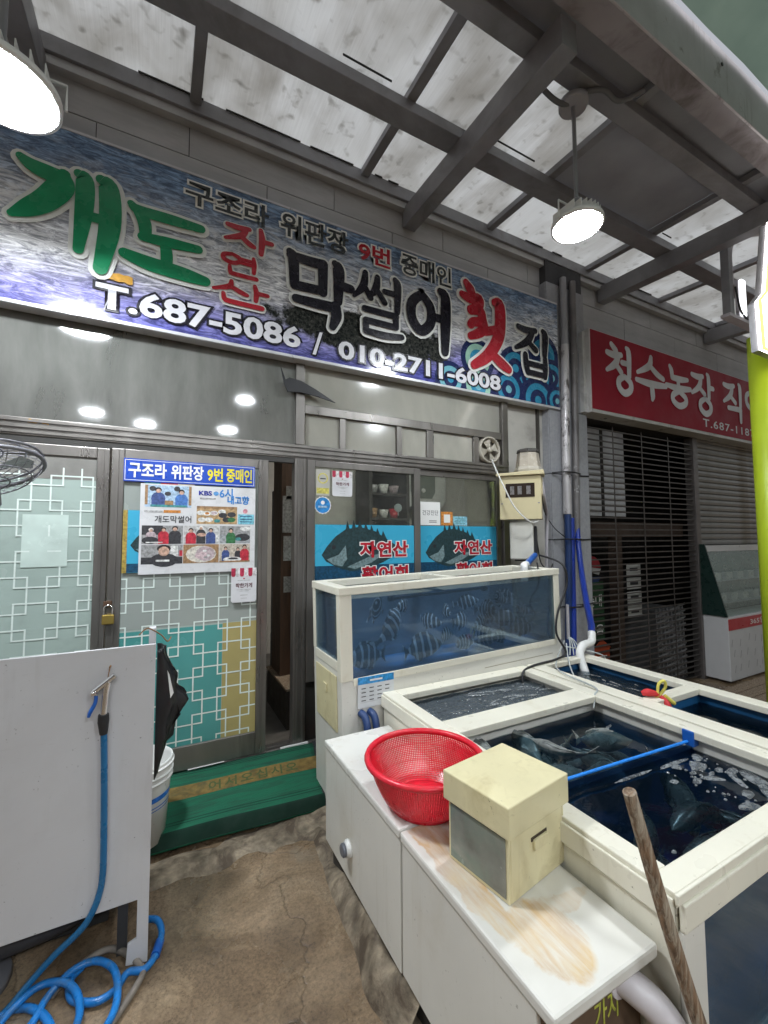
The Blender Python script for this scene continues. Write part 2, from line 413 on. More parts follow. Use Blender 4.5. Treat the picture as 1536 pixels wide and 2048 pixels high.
# ------------------------------------------------------------------ the fish restaurant (building)
shop = T('restaurant_building', 'fish restaurant front with grey siding and aluminium sliding doors behind the tanks', 'building', (0, 0, 0))
wall = MB().box(-3.2, 9.5, .012, .2, 2.87, 5.4).make('wall', M('wall_backing', (.06, .06, .062), .9), shop)
pw, ph = 1.1, .36
def panel_mesh(w, h, mat, d=.014, g=.006):
    return MB().box(g/2, w-g/2, -d, 0, g/2, h-g/2).mesh('siding_panel', mat)
pm = panel_mesh(pw, ph, SIDING)
rows = [(3.855-.36*0, .67), (4.215, .12), (4.575, .67), (4.935, .12)]
for z, x0 in rows:
    x = x0-3*pw
    while x < 8.6:
        o = put('siding_panel', pm, wall, (x, .012-random.uniform(0, .003), z)); x += pw
# siding lower down on the neighbouring side of the pier
for z in (3.495, 3.135):
    x = 4.2
    while x < 8.6: put('siding_panel', pm, wall, (x+(.55 if z < 3.3 else 0), .01, z)); x += pw
# pier clad in stone tiles
pier = MB().box(3.60, 4.17, -.085, .3, -.45, 4.5).make('pier', M('pier_mortar', (.05, .05, .055), .9), shop)
tm = MB().box(0, .585, -.012, 0, .004, .684).mesh('tile', TILE)
tms = MB().box(-.012, 0, 0, .085, .004, .684).mesh('tile', TILE)
for k in range(8):
    z = .785+.691*(k-2)
    if z > 3.9: break
    put('tile', tm, pier, (3.593, -.086, z)); put('tile', tms, pier, (3.599, -.085, z)); 
# plaster between window frame and pier
MB().box(3.055, 3.6, 0, .2, -.4, 2.87).make('plaster_panel', PLASTER, shop)
MB().box(3.49, 3.515, -.03, 0, 1.9, 2.87).make('corner_strip', M('dark_strip', (.05, .045, .04), .6), shop)
# room behind the glass
ROOM = M('room_paint', (.52, .50, .46), .8, 0, .06)
rm = MB(); rm.box(-2.2, 4.6, 2.6, 2.7, -.05, 3.2); rm.box(-2.3, -2.2, .1, 2.7, -.05, 3.2); rm.box(4.6, 4.7, .3, 2.7, -.05, 3.2)
rm.make('room_wall', ROOM, shop)
MB().box(-2.3, 4.7, .1, 2.7, 3.2, 3.25).make('room_ceiling', ROOM, shop)
MB().box(-2.3, 4.7, .02, 2.7, -.08, -.02).make('room_floor', M('room_floor_tile', (.12, .11, .10), .5), shop)
# aluminium frame
def alu(name, *b, bevel=.004):
    return MB().box(*b).make(name, ALU, shop, bevel=bevel)
h = alu('header', -2.4, 3.04, -.05, .03, 2.105, 2.212)
for z in (2.118, 2.15, 2.186): MB().box(-2.4, 3.04, -.062, -.0505, z, z+.012).make('header_ridge', ALU, h)
MB().box(-2.4, .89, -.046, .0, 2.068, 2.104).make('door_track', ALU_D, shop)
alu('mullion', .892, .985, -.056, .03, 0, 2.104); alu('mullion', .90, .97, -.045, .03, 2.213, 2.86)
for x in (.915, .955): MB().box(x, x+.012, -.066, -.0565, .0, 2.104).make('mullion_ridge', ALU, shop)
alu('jamb', 2.972, 3.05, -.055, .03, -.1, 2.86)
alu('transom_bar', .971, 2.971, -.042, .03, 2.462, 2.532)
for a, b in ((1.262, 1.315), (1.787, 1.84), (2.097, 2.17), (2.622, 2.69)): alu('transom_post', a, b, -.038, .02, 2.213, 2.461)
alu('door_sill', -2.4, 3.0, -.06, .06, -.022, .0)
for x in (-.02, .024): MB().box(-2.4, .89, x-.03, x-.022, .0005, .012).make('sill_rail', ALU, shop)
# panes
DUSTY = GLASS('dusty_glass', dust=(.36, .36, .335), d0=.35, d1=.9, rough=.06, scale=2.6, stretch=(1.6, 1, .35), refl=1.5)
HAZY = GLASS('hazy_glass', dust=(.72, .70, .62), d0=.55, d1=.85, rough=.12, scale=2.2, stretch=(1, 1, .4))
CLEAR = GLASS('clear_glass', d0=.02, d1=.12, rough=.02, refl=.9)
def pane(x0, x1, z0, z1, m, y=-.012, p=None): return MB().box(x0, x1, y-.003, y+.003, z0, z1).make('pane', m, p or shop)
pane(-2.4, .90, 2.212, 2.86, DUSTY); pane(.97, 2.972, 2.532, 2.86, HAZY)
for a, b in ((.985, 1.262), (1.315, 1.787), (1.84, 2.097), (2.17, 2.622)): pane(a, b, 2.212, 2.462, HAZY)
# right-hand window: two sashes above a dark lower panel
for k, (a, b, y) in enumerate(((.99, 2.01, -.04), (1.95, 2.968, -.012))):
    w = T('sash', None, None); w.parent = shop
    MB().box(a, a+.062, y-.014, y+.014, .43, 2.103).make('stile', ALU, w, bevel=.003); MB().box(b-.062, b, y-.014, y+.014, .43, 2.103).make('stile', ALU, w, bevel=.003)
    MB().box(a+.063, b-.063, y-.013, y+.013, 2.05, 2.103).make('rail', ALU, w, bevel=.003); MB().box(a+.063, b-.063, y-.013, y+.013, .43, .5).make('rail', ALU, w)
    pane(a+.06, b-.06, .5, 2.05, CLEAR, y, w)
MB().box(.99, 2.968, -.03, .02, .0, .42).make('kick_panel', M('dark_bronze_panel', (.035, .033, .03), .4, .3), shop)
# sliding doors
FILM = M('frosted_green_film', (.34, .42, .385), .2, 0, .05, 2, spec=.5, dirt=(.26, .31, .285), dscale=2)
FILM_T = M('teal_film', (.075, .285, .27), .18, 0, .08, 3); FILM_Y = M('ochre_film', (.37, .31, .125), .18, 0, .08, 3)
FILM_G = M('grey_film', (.29, .32, .30), .18, 0, .06, 3); LATT = M('pale_lattice_print', (.66, .74, .70), .25, 0, .05)
def lattice(x0, x1, z0, z1, y, parent, p=.150, s=.058, w=.0085):
    mb = MB()
    def seg(a0, b0, a1, b1):
        a0, a1 = max(x0, min(a0, a1)), min(x1, max(a0, a1)); b0, b1 = max(z0, min(b0, b1)), min(z1, max(b0, b1))
        if a1-a0 > 1e-4 and b1-b0 > 1e-4: mb.rect(a0, a1, b0, b1, y-.0003*(len(mb.f) % 7))
    H = lambda xa, xb, z: seg(xa-w/2, z-w/2, xb+w/2, z+w/2)
    V = lambda x, za, zb: seg(x-w/2, za-w/2, x+w/2, zb+w/2)
    ni, nj = int((x1-x0)/p)+3, int((z1-z0)/p)+3
    for i in range(-1, ni):
        for j in range(-1, nj):
            cx, cz = x0+i*p, z0+j*p; q = s/2
            H(cx-q, cx+q, cz-q); H(cx-q, cx+q, cz+q); V(cx-q, cz-q, cz+q); V(cx+q, cz-q, cz+q)
            if (i+j) % 2 == 0: H(cx+q, cx+p-q, cz+q); V(cx+q, cz+q, cz+p-q)
            else: H(cx+q, cx+p-q, cz-q); V(cx-q, cz+q, cz+p-q)
    return mb.make('lattice_print', LATT, parent, flat=True)
def door(a, b, y, label):
    d = T('sliding_door', None, None); d.parent = shop; d['label'] = label
    for x in (a, b-.07): 
        st = MB().box(x, x+.07, y-.018, y+.018, .014, 2.066).make('stile', ALU, d, bevel=.004)
        MB().box(x+.028, x+.04, y-.026, y-.0185, .02, 2.06).make('stile_ridge', ALU, st)
    MB().box(a+.0705, b-.0705, y-.016, y+.016, 2.0, 2.066).make('top_rail', ALU, d, bevel=.004)
    MB().box(a+.0705, b-.0705, y-.016, y+.016, .014, .165).make('bottom_rail', ALU, d, bevel=.004)
    MB().box(a+.07, b-.07, y-.004, y+.004, .165, 2.0).make('pane', FILM, d)
    return d
d1 = door(-2.0, -.285, -.028, 'left sliding door covered with pale green lattice film')
lattice(-1.9, -.357, .2, 1.93, -.0345, d1)
MB().rect(-1.9, -.357, 1.86, 1.999, -.0335).make('bare_glass_strip', M('grey_dusty_pane', (.22, .215, .20), .12, 0, .2, 6), d1, flat=True)
MB().rect(-.705, -.487, 1.337, 1.645, -.0362).make('paper_notice', M('paper_behind_glass', (.50, .60, .555), .2), d1, flat=True)
d2 = door(-.275, .69, -.07, 'right sliding door with teal and ochre film below its posters')
yD = -.0745
MB().rect(-.204, .62, .93, 2.0, yD).make('grey_film', FILM_G, d2, flat=True)
MB().rect(-.204, .395, .166, .92, yD).make('teal_film', FILM_T, d2, flat=True)
MB().rect(.397, .62, .166, .925, yD-.0004).make('ochre_film', FILM_Y, d2, flat=True)
lattice(-.203, .618, .17, 1.31, yD-.0012, d2)
# hasp, padlock
lk = T('padlock', 'small brass padlock hanging from the sliding door hasp', 'padlock', (-.262, -.1, 1.0))
MB().box(-.29, -.245, -.104, -.0975, 1.085, 1.125).make('hasp', M('rusty_steel', (.12, .07, .045), .6, .6, .4), lk, bevel=.003)
MB().tube([(-.283, -.112, 1.045), (-.283, -.114, 1.085), (-.262, -.114, 1.10), (-.242, -.114, 1.085), (-.242, -.112, 1.045)], .005).make('shackle', CHROME, lk)
MB().box(-.294, -.231, -.122, -.10, .985, 1.045).make('lock_body', M('brass', (.42, .30, .08), .35, .8), lk, bevel=.006)

# ------------------------------------------------------------------ banner sign
def banner_mat():
    m, n, o = _new('sea_photo_print'); p = N(n, 'ShaderNodeBsdfPrincipled')
    t = N(n, 'ShaderNodeTexCoord'); sx = N(n, 'ShaderNodeSeparateXYZ'); L(n, t.outputs['Object'], sx.inputs[0])
    v = coords(n, (1, 1, 1)); vs = coords(n, (1.0, 1, 4.5))
    z = math_(n, 'MULTIPLY', math_(n, 'SUBTRACT', sx.outputs['Z'], 2.86), .877)            # 0 bottom .. 1 top
    zz = math_(n, 'ADD', z, math_(n, 'MULTIPLY', math_(n, 'SUBTRACT', nz(n, v, 2.2, 6, .6), .5), .35))
    zz = math_(n, 'ADD', zz, math_(n, 'MULTIPLY', math_(n, 'SUBTRACT', sx.outputs['X'], 1), -.03))
    base = ramp(n, zz, [(.0, (.075, .08, .29)), (.16, (.25, .24, .48)), (.25, (.38, .37, .48)), (.36, (.70, .70, .71)), (.55, (.62, .63, .65)), (.72, (.36, .41, .49)), (.9, (.18, .27, .41)), (1, (.19, .29, .44))])
    st = nz(n, vs, 5.5, 9, .72, 1.8)
    streak = ramp(n, st, [(.42, (.35, .36, .4)), (.5, (.8, .8, .85)), (.6, (1.7, 1.7, 1.7))])
    c = mixc(n, .85, base, streak, 'MULTIPLY')
    foam = ramp(n, nz(n, coords(n, (1, 1, 3)), 3.2, 9, .72, 2.2), [(.50, (0, 0, 0)), (.58, (1, 1, 1))])
    band = ramp(n, zz, [(.22, (0, 0, 0)), (.36, (1, 1, 1)), (.62, (.7, .7, .7)), (.85, (.12, .12, .12))])
    c = mixc(n, mixc(n, 1, foam, band, 'MULTIPLY'), c, (.82, .82, .84))
    # dark rocky islet
    dx = math_(n, 'DIVIDE', math_(n, 'SUBTRACT', sx.outputs['X'], 1.45), .95); dz = math_(n, 'DIVIDE', math_(n, 'SUBTRACT', sx.outputs['Z'], 3.16), .17)
    rr = math_(n, 'SQRT', math_(n, 'ADD', math_(n, 'MULTIPLY', dx, dx), math_(n, 'MULTIPLY', dz, dz)))
    rr = math_(n, 'ADD', rr, math_(n, 'MULTIPLY', math_(n, 'SUBTRACT', nz(n, v, 5, 7, .65), .5), 1.3))
    rk = ramp(n, rr, [(.85, (1, 1, 1)), (1.0, (0, 0, 0))])
    rc = ramp(n, nz(n, v, 45, 5, .7), [(.4, (.006, .007, .008)), (.62, (.05, .05, .045)), (.75, (.2, .2, .18))])
    c = mixc(n, rk, c, rc)
    L(n, c, p.inputs['Base Color']); p.inputs['Roughness'].default_value = .14; p.inputs['Specular IOR Level'].default_value = .3
    L(n, bump(n, nz(n, coords(n, (1, 1, .3)), 4, 2), .05, .02), p.inputs['Normal'])
    L(n, p.outputs[0], o.inputs[0]); return m
SY = -.12
sign = T('banner_sign', 'long sea-photo banner sign with green, red and black brush lettering above the doors', 'sign', (1, -.06, 2.86))
MB().box(-2.3, 3.72, SY, -.03, 2.86, 4.0).make('sign_board', banner_mat(), sign)
EDGE = M('white_sign_edge', (.55, .55, .57), .35, .2)
mb = MB(); mb.box(-2.3, 3.724, SY-.006, SY+.0, 2.848, 2.868); mb.box(-2.3, 3.724, SY-.006, SY+.0, 3.992, 4.008); mb.make('edge_trim', EDGE, sign)
MB().box(-2.3, 3.724, SY+.001, -.03, 2.845, 2.859).make('bottom_tray', EDGE, sign)
for x in (-1.2, .4, 2.0, 3.4): MB().box(x, x+.04, -.0295, .002, 2.95, 3.9).make('bracket', STEEL, sign)
# printed wave curls at the right end
def annulus(cx, cz, r0, r1, y, clip, a0=0, a1=360, n=40):
    mb = MB(); X0, X1, Z0, Z1 = clip
    for i in range(n):
        t0, t1 = R(a0+(a1-a0)*i/n), R(a0+(a1-a0)*(i+1)/n)
        P = [(cx+r*math.cos(t), cz+r*math.sin(t)) for r, t in ((r0, t0), (r1, t0), (r1, t1), (r0, t1))]
        for ax, lim, sg in ((0, X0, 1), (0, X1, -1), (1, Z0, 1), (1, Z1, -1)):
            q = []
            for k in range(len(P)):
                a, b = P[k-1], P[k]; ia, ib = (a[ax]-lim)*sg >= 0, (b[ax]-lim)*sg >= 0
                if ia != ib:
                    u = (lim-a[ax])/(b[ax]-a[ax]); q.append((a[0]+(b[0]-a[0])*u, a[1]+(b[1]-a[1])*u))
                if ib: q.append(b)
            P = q
            if len(P) < 3: break
        if len(P) >= 3: mb.poly(P[::-1], y)
    return mb
WV = [M('wave_navy', (.012, .02, .085), .25), M('wave_teal', (.03, .24, .40), .25), M('wave_light', (.16, .42, .50), .25), M('wave_green', (.30, .52, .42), .25), M('wave_mid', (.02, .13, .30), .25)]
clip = (2.0, 3.715, 2.869, 3.9); k = 0
for cx, cz, r, cols in ((3.50, 3.40, .22, (0, 1, 4, 1)), (2.62, 3.18, .20, (0, 3, 1, 3)), (3.62, 3.17, .2, (0, 1, 0, 2)), (3.10, 3.18, .22, (0, 1, 0, 1)), (3.40, 3.15, .23, (0, 1, 4, 2)), (2.30, 2.93, .17, (0, 2, 0, 1)), (2.62, 2.92, .2, (0, 3, 1, 2)), (3.0, 2.95, .2, (0, 1, 0, 2)), (3.40, 2.90, .24, (0, 1, 0, 1)), (3.68, 2.93, .16, (0, 1, 0, 2))):
    for j, ci in enumerate(cols):
        a = annulus(cx, cz, 0 if j == 3 else r*(1-.27*(j+1)), r*(1-.27*j), SY-.0015-.0007*k-.00015*j, clip)
        if a.f: a.make('printed_wave', WV[ci], sign, flat=True)
    k += 1
YL = SY-.011
OFFW = M('outline_white', (.78, .79, .76), .3, 0, .04); GREEN = M('sign_green', (.012, .25, .105), .25, 0, .25, 3); DKG = M('sign_black', (.012, .010, .018), .25)
SRED = M('sign_red', (.42, .02, .035), .25, 0, .12); GREYL = M('sign_grey', (.035, .04, .042), .25)
w = .082
brush([[(.06, .985, .04), (.16, .93, .07), (.30, .90, .085), (.45, .90, .07)], [(.46, .93, .06), (.44, .80, .12), (.30, .60, .115), (.14, .46, .09), (.01, .37, .04)],
       [(.60, .99, .05), (.66, .93, .085), (.66, .6, .085), (.62, .17, .05)], [(.67, .56, .055), (.86, .56, .055)], [(.82, 1.0, .055), (.90, .92, .10), (.92, .5, .105), (.84, .02, .07)]],
      (-.80, -.28, 3.15, 3.73), YL, GREEN, sign, OFFW, .026, fat=1.12)
brush([[(.06, 1.0, .04), (.16, .93, .06), (.55, .93, .065), (.93, .93, .05)], [(.14, .93, .06), (.22, .75, .07), (.24, .52, .06)], [(.2, .5, .05), (.5, .52, .065), (.9, .55, .05)],
       [(.48, .46, .06), (.5, .3, .065), (.5, .12, .06)], [(.0, .15, .06), (.3, .08, .085), (.7, .05, .085), (1.0, .02, .06)]],
      (-.24, .235, 3.24, 3.64), YL, GREEN, sign, OFFW, .026, fat=1.12)
def glyph(g, box, w, mat, om, ow, parent=sign, y=None):
    S = GL[g]; return brush([[(a, b, w*c) for a, b, c in st] for st in S], box, YL if y is None else y, mat, parent, om, ow)
GL = {
 'ja': [[(.08, .86, .8), (.3, .84, 1), (.52, .9, .8)], [(.46, .88, .9), (.36, .55, 1.1), (.04, .28, .6)], [(.34, .52, .8), (.52, .3, 1), (.62, .22, .8)], [(.76, 1, .8), (.79, .6, 1.15), (.77, .02, .9)], [(.8, .55, .9), (1, .56, .8)]],
 'yeon': [[(.28, .97, .8), (.08, .86, 1), (.08, .66, 1), (.28, .56, 1), (.46, .68, 1), (.46, .86, 1), (.28, .97, .8)], [(.48, .84, .8), (.8, .84, .8)], [(.48, .66, .8), (.8, .66, .8)], [(.82, 1, .8), (.84, .7, 1.1), (.83, .32, .9)], [(.22, .36, .8), (.24, .12, 1), (.3, .05, 1), (.9, .05, 1)]],
 'san': [[(.34, .98, .8), (.3, .72, 1.1), (.03, .48, .6)], [(.32, .74, .8), (.5, .58, 1), (.62, .5, .8)], [(.76, 1, .8), (.79, .7, 1.1), (.78, .34, .9)], [(.8, .7, .9), (1, .7, .8)], [(.2, .34, .8), (.22, .12, 1), (.3, .05, 1), (.9, .05, 1)]],
 'mak': [[(.05, .98, .7), (.1, .9, 1), (.12, .5, .9)], [(.06, .93, .8), (.4, .92, 1), (.56, .94, .9)], [(.55, .93, 1), (.55, .5, .9)], [(.12, .5, .9), (.55, .52, .9)], [(.74, 1, .7), (.8, .9, 1.2), (.79, .42, .9)], [(.8, .68, 1), (1, .67, .9)], [(.14, .30, .8), (.5, .30, 1), (.76, .31, 1)], [(.74, .32, 1.1), (.76, .18, 1.1), (.70, .0, .7)]],
 'sseol': [[(.22, .98, .8), (.18, .76, 1.1), (.0, .56, .5)], [(.2, .76, .8), (.32, .6, .9)], [(.46, .96, .8), (.42, .76, 1.1), (.28, .6, .5)], [(.44, .76, .8), (.6, .58, .9)], [(.6, .76, .8), (.84, .76, .9)], [(.82, 1, .8), (.87, .9, 1.2), (.86, .48, .9)], [(.2, .40, .9), (.84, .40, .9)], [(.83, .40, .9), (.83, .24, .9)], [(.22, .22, .9), (.83, .22, .9)], [(.22, .22, .9), (.22, .05, .9)], [(.22, .05, .9), (.6, .04, 1), (.95, .08, .8)]],
 'eo': [[(.28, .86, .9), (.06, .68, 1.1), (.06, .42, 1.1), (.26, .26, 1.1), (.48, .42, 1.1), (.48, .68, 1.1), (.28, .86, .9)], [(.5, .54, .9), (.8, .54, .9)], [(.72, 1, .8), (.84, .92, 1.2), (.84, .5, 1.3), (.82, .0, .9)]],
 'jip': [[(.1, .96, .8), (.35, .93, 1), (.6, .97, .8)], [(.52, .95, .9), (.36, .70, 1.1), (.02, .50, .6)], [(.36, .70, .8), (.6, .55, .9)], [(.82, 1.0, .8), (.88, .9, 1.2), (.85, .48, .9)], [(.28, .40, .9), (.3, .2, 1), (.34, .04, .9)], [(.86, .40, .9), (.86, .2, 1), (.84, .02, .9)], [(.3, .23, .8), (.86, .23, .8)], [(.33, .04, .8), (.85, .04, .8)]],
 'cheong': [[(.22, 1, .8), (.36, .9, 1), (.4, .86, .8)], [(.05, .80, .8), (.3, .78, 1), (.56, .82, .8)], [(.46, .8, .9), (.34, .6, 1.1), (.02, .42, .6)], [(.34, .6, .8), (.54, .44, .9)], [(.58, .66, .8), (.8, .66, .8)], [(.76, 1, .7), (.84, .9, 1.1), (.83, .4, .9)], [(.64, .36, .8), (.44, .26, 1), (.44, .1, 1), (.64, .0, 1), (.86, .1, 1), (.86, .26, 1), (.64, .36, .8)]],
 'su': [[(.52, 1, .8), (.44, .78, 1.1), (.05, .56, .6)], [(.46, .80, .8), (.7, .64, 1), (.92, .56, .8)], [(.0, .38, .7), (.5, .36, 1.1), (1, .40, .8)], [(.5, .36, 1), (.52, .1, 1.1), (.5, .0, .7)]],
 'nong': [[(.18, 1, .7), (.24, .9, 1), (.26, .72, .9)], [(.26, .72, .9), (.6, .72, 1), (.9, .76, .7)], [(.5, .70, .9), (.5, .52, .9)], [(.0, .48, .7), (.5, .46, 1.1), (1, .52, .8)], [(.5, .38, .8), (.26, .26, 1), (.26, .1, 1), (.5, .0, 1), (.76, .1, 1), (.76, .26, 1), (.5, .38, .8)]],
 'jang': [[(.06, .9, .8), (.3, .88, 1), (.54, .92, .8)], [(.46, .9, .9), (.36, .65, 1.1), (.03, .45, .6)], [(.34, .64, .8), (.6, .48, .9)], [(.74, 1, .7), (.8, .9, 1.1), (.79, .42, .9)], [(.8, .68, .9), (1, .68, .8)], [(.6, .38, .8), (.38, .26, 1), (.38, .1, 1), (.6, .0, 1), (.82, .1, 1), (.82, .26, 1), (.6, .38, .8)]],
 'jik': [[(.06, .9, .8), (.3, .88, 1), (.56, .93, .8)], [(.48, .9, .9), (.36, .65, 1.1), (.02, .45, .6)], [(.34, .64, .8), (.6, .48, .9)], [(.8, 1, .7), (.86, .9, 1.1), (.85, .4, .9)], [(.22, .30, .8), (.84, .32, 1)], [(.84, .32, 1), (.83, .0, .8)]],
 'yeong': [[(.28, .97, .8), (.06, .85, 1), (.06, .62, 1), (.28, .5, 1), (.48, .62, 1), (.48, .85, 1), (.28, .97, .8)], [(.5, .84, .8), (.8, .84, .8)], [(.5, .62, .8), (.8, .62, .8)], [(.84, 1, .8), (.85, .6, 1.1), (.84, .38, .9)], [(.56, .36, .8), (.34, .26, 1), (.34, .1, 1), (.56, .0, 1), (.8, .1, 1), (.8, .26, 1), (.56, .36, .8)]],
}
glyph('ja', (.345, .68, 3.555, 3.735), .042, SRED, OFFW, .013); glyph('yeon', (.33, .60, 3.35, 3.505), .032, SRED, OFFW, .013); glyph('san', (.275, .655, 3.145, 3.305), .036, SRED, OFFW, .013)
glyph('mak', (.79, 1.31, 3.14, 3.66), .082, DKG, OFFW, .022); glyph('sseol', (1.34, 1.80, 3.15, 3.68), .062, DKG, OFFW, .022); glyph('eo', (1.86, 2.31, 3.16, 3.71), .086, DKG, OFFW, .022)
brush([[(.08, 1.0, .06), (.16, .93, .085), (.22, .88, .05)], [(.0, .84, .06), (.15, .82, .085), (.32, .84, .09), (.30, .74, .085), (.16, .68, .08)], [(.2, .68, .07), (.34, .70, .085), (.36, .58, .085), (.2, .54, .075), (.15, .5, .07)], [(.38, .60, .085), (.40, .5, .085), (.30, .42, .08), (.14, .36, .06)],
       [(.62, .86, .07), (.72, .84, .11), (.72, .55, .115), (.64, .36, .11), (.45, .16, .10), (.2, .02, .07)], [(.42, .46, .07), (.64, .52, .075)], [(.52, .22, .07), (.72, .12, .09), (.88, .06, .07)]],
      (2.43, 3.06, 3.09, 3.88), YL, SRED, sign, OFFW, .024, fat=1.2)
glyph('jip', (3.08, 3.56, 3.14, 3.63), .074, DKG, OFFW, .022)
lettering('구조라', .10, .66, 3.775, 3.945, YL, GREYL, sign, .02, outline=(OFFW, .065)); lettering('위판장', .745, 1.295, 3.765, 3.955, YL, GREYL, sign, .02, outline=(OFFW, .065))
lettering('9번', 1.385, 1.68, 3.77, 3.94, YL, SRED, sign, .025, outline=(OFFW, .065)); lettering('중매인', 1.785, 2.315, 3.775, 3.965, YL, GREYL, sign, .02, outline=(OFFW, .065))
WTXT = M('sign_white', (.68, .68, .72), .3)
lettering('T.687-5086', -.385, .905, 2.92, 3.085, YL, WTXT, sign, .03, outline=(DKG, .06)); lettering('/', 1.0, 1.08, 2.90, 3.085, YL, WTXT, sign, .01, outline=(DKG, .04))
lettering('010-2711-6008', 1.21, 2.89, 2.91, 3.06, YL, WTXT, sign, .03, outline=(DKG, .06))
# torn orange tape on the banner and on the door header
TAPE = M('orange_tape', (.58, .30, .03), .4, 0, .3, 20)
def tape(x0, x1, z0, z1, y, lab):
    p = []
    for i in range(9): p.append((x0+(x1-x0)*i/8, z0+random.uniform(0, .012)))
    for i in range(9): p.append((x1-(x1-x0)*i/8, z1-random.uniform(0, .012)))
    MB().prism(p, y, y+.002).make('tape_strip', TAPE, label=lab, cat='tape')
tape(-.39, -.19, 3.105, 3.165, YL-.004, 'torn orange tape stuck on the banner above the phone number')
tape(-.70, -.60, 2.175, 2.205, -.0535, 'orange tape strip on the door header under the dusty pane')
tape(-.90, -.80, 2.18, 2.205, -.0535, 'orange tape scrap at the far left end of the door header')

# ------------------------------------------------------------------ canopy roof
roof = T('canopy_roof', 'steel framed canopy with dirty translucent panels over the shop front', 'canopy', (1.5, -1, 4.5))
SL = .06
def rz(y, z0=4.55): return z0+SL*y
def panel_mat():
    m, n, o = _new('translucent_panel'); v = coords(n)
    sp = ramp(n, nz(n, v, 13, 2, .4, .3), [(.60, (1, 1, 1)), (.80, (.62, .61, .59))])
    fine = ramp(n, nz(n, coords(n, (1.6, .7, 1)), 1.5, 4, .55, .6), [(.28, (.68, .66, .63)), (.60, (1, 1, 1))])
    ribs = ramp(n, nz(n, coords(n, (140, 3, 1)), 1, 2), [(.3, (.92,)*3), (.7, (1,)*3)])
    c = mixc(n, 1, mixc(n, 1, fine, ribs, 'MULTIPLY'), sp, 'MULTIPLY')
    c = mixc(n, 1, c, (.72, .735, .745), 'MULTIPLY')
    d = N(n, 'ShaderNodeBsdfDiffuse'); t = N(n, 'ShaderNodeBsdfTranslucent'); L(n, c, d.inputs[0]); L(n, c, t.inputs[0])
    mx = N(n, 'ShaderNodeMixShader'); mx.inputs[0].default_value = .74; L(n, d.outputs[0], mx.inputs[1]); L(n, t.outputs[0], mx.inputs[2])
    L(n, mx.outputs[0], o.inputs[0]); return m
PANEL = panel_mat()
SHUT0 = M('old_shutter', (.20, .195, .19), .5, .2, .15)
OPAQ = M('grey_blind_panel', (.30, .31, .345), .7, 0, .15, 2)
def slope_box(x0, x1, y0, y1, zb, zt):         # y0 nearer the wall; heights over the roof plane
    mb = MB(); v = [(x, y, rz(y)+z) for z in (zb, zt) for y in (y1, y0) for x in (x0, x1)]
    return mb.add(v, [(0, 2, 3, 1), (4, 5, 7, 6), (0, 1, 5, 4), (2, 6, 7, 3), (0, 4, 6, 2), (1, 3, 7, 5)])
XS = [-2.64, -1.24, .15, 1.46, 2.83, 4.28, 5.70, 7.1, 8.5]; PY = [(-.09, -.69), (-.85, -1.47)]
for i in range(len(XS)-1):
    for j, (a, b) in enumerate(PY):
        m_ = OPAQ if (j == 1 and i == 4) else PANEL
        slope_box(XS[i]+.03, XS[i+1]-.03, a+.05, b-.05, .055, .063).make('panel', m_, roof)
for x in XS: slope_box(x-.035, x+.035, -.06, -1.75, .0, .052).make('batten', STEEL, roof, bevel=.003)
pur = []
for a, b, zb, zt in ((.0, -.095, -.06, .05), (-.69, -.85, -.085, -.003), (-1.46, -1.58, -.085, -.003)):
    slope_box(-2.9, 8.8, a, b, zb, zt).make('purlin', STEEL, roof, bevel=.004)
slope_box(-2.9, 8.8, -.005, -.07, -.12, -.062).make('wall_angle', M('wall_angle_steel', (.40, .40, .40), .45, .1, .15, 3), roof)
slope_box(-2.9, 8.8, -1.525, -1.77, .068, .082).make('edge_sheet', OPAQ, roof)
for x in (-.75, 1.93, 4.60, 6.95): slope_box(x-.062, x+.062, -.02, -1.74, -.27, -.088).make('rafter', STEEL, roof, bevel=.006)
# gutter and fascia
SOFF = M('stained_gutter', (.34, .32, .35), .55, .1, .2, 2, dirt=(.09, .07, .065), dscale=3, dlo=.45, dhi=.75)
MB().box(-2.9, 8.8, -1.89, -1.745, 4.37, 4.385).make('gutter_bottom', SOFF, roof)
MB().box(-2.9, 8.8, -1.762, -1.745, 4.386, 4.50).make('gutter_back', SOFF, roof)
MB().box(-2.9, 8.8, -1.905, -1.891, 4.355, 4.72).make('fascia', STEEL_L, roof, bevel=.003)
for x in (2.35, 3.2, 4.6): MB().lathe([(.012, -.004), (.012, 0)], (x, -1.907, 4.6), 'y', 8).make('bolt', RUBBER, roof)
# mastic along the panel edges
MAST = M('black_mastic', (.015, .014, .013), .7, 0, .3)
for x in [(-.2, .2), (.35, .9), (.98, 1.35), (1.55, 1.62), (1.68, 1.78), (3.3, 3.55), (3.7, 3.85), (4.75, 4.95), (5.2, 5.5)]:
    slope_box(x[0], x[1], -.1, -.108, .04, .05).make('mastic_bead', MAST, roof)
for x in [(.95, 1.3), (2.2, 2.62), (4.4, 4.55), (4.8, 4.9)]:
    slope_box(x[0], x[1], -.853, -.861, .04, .05).make('mastic_bead', MAST, roof)

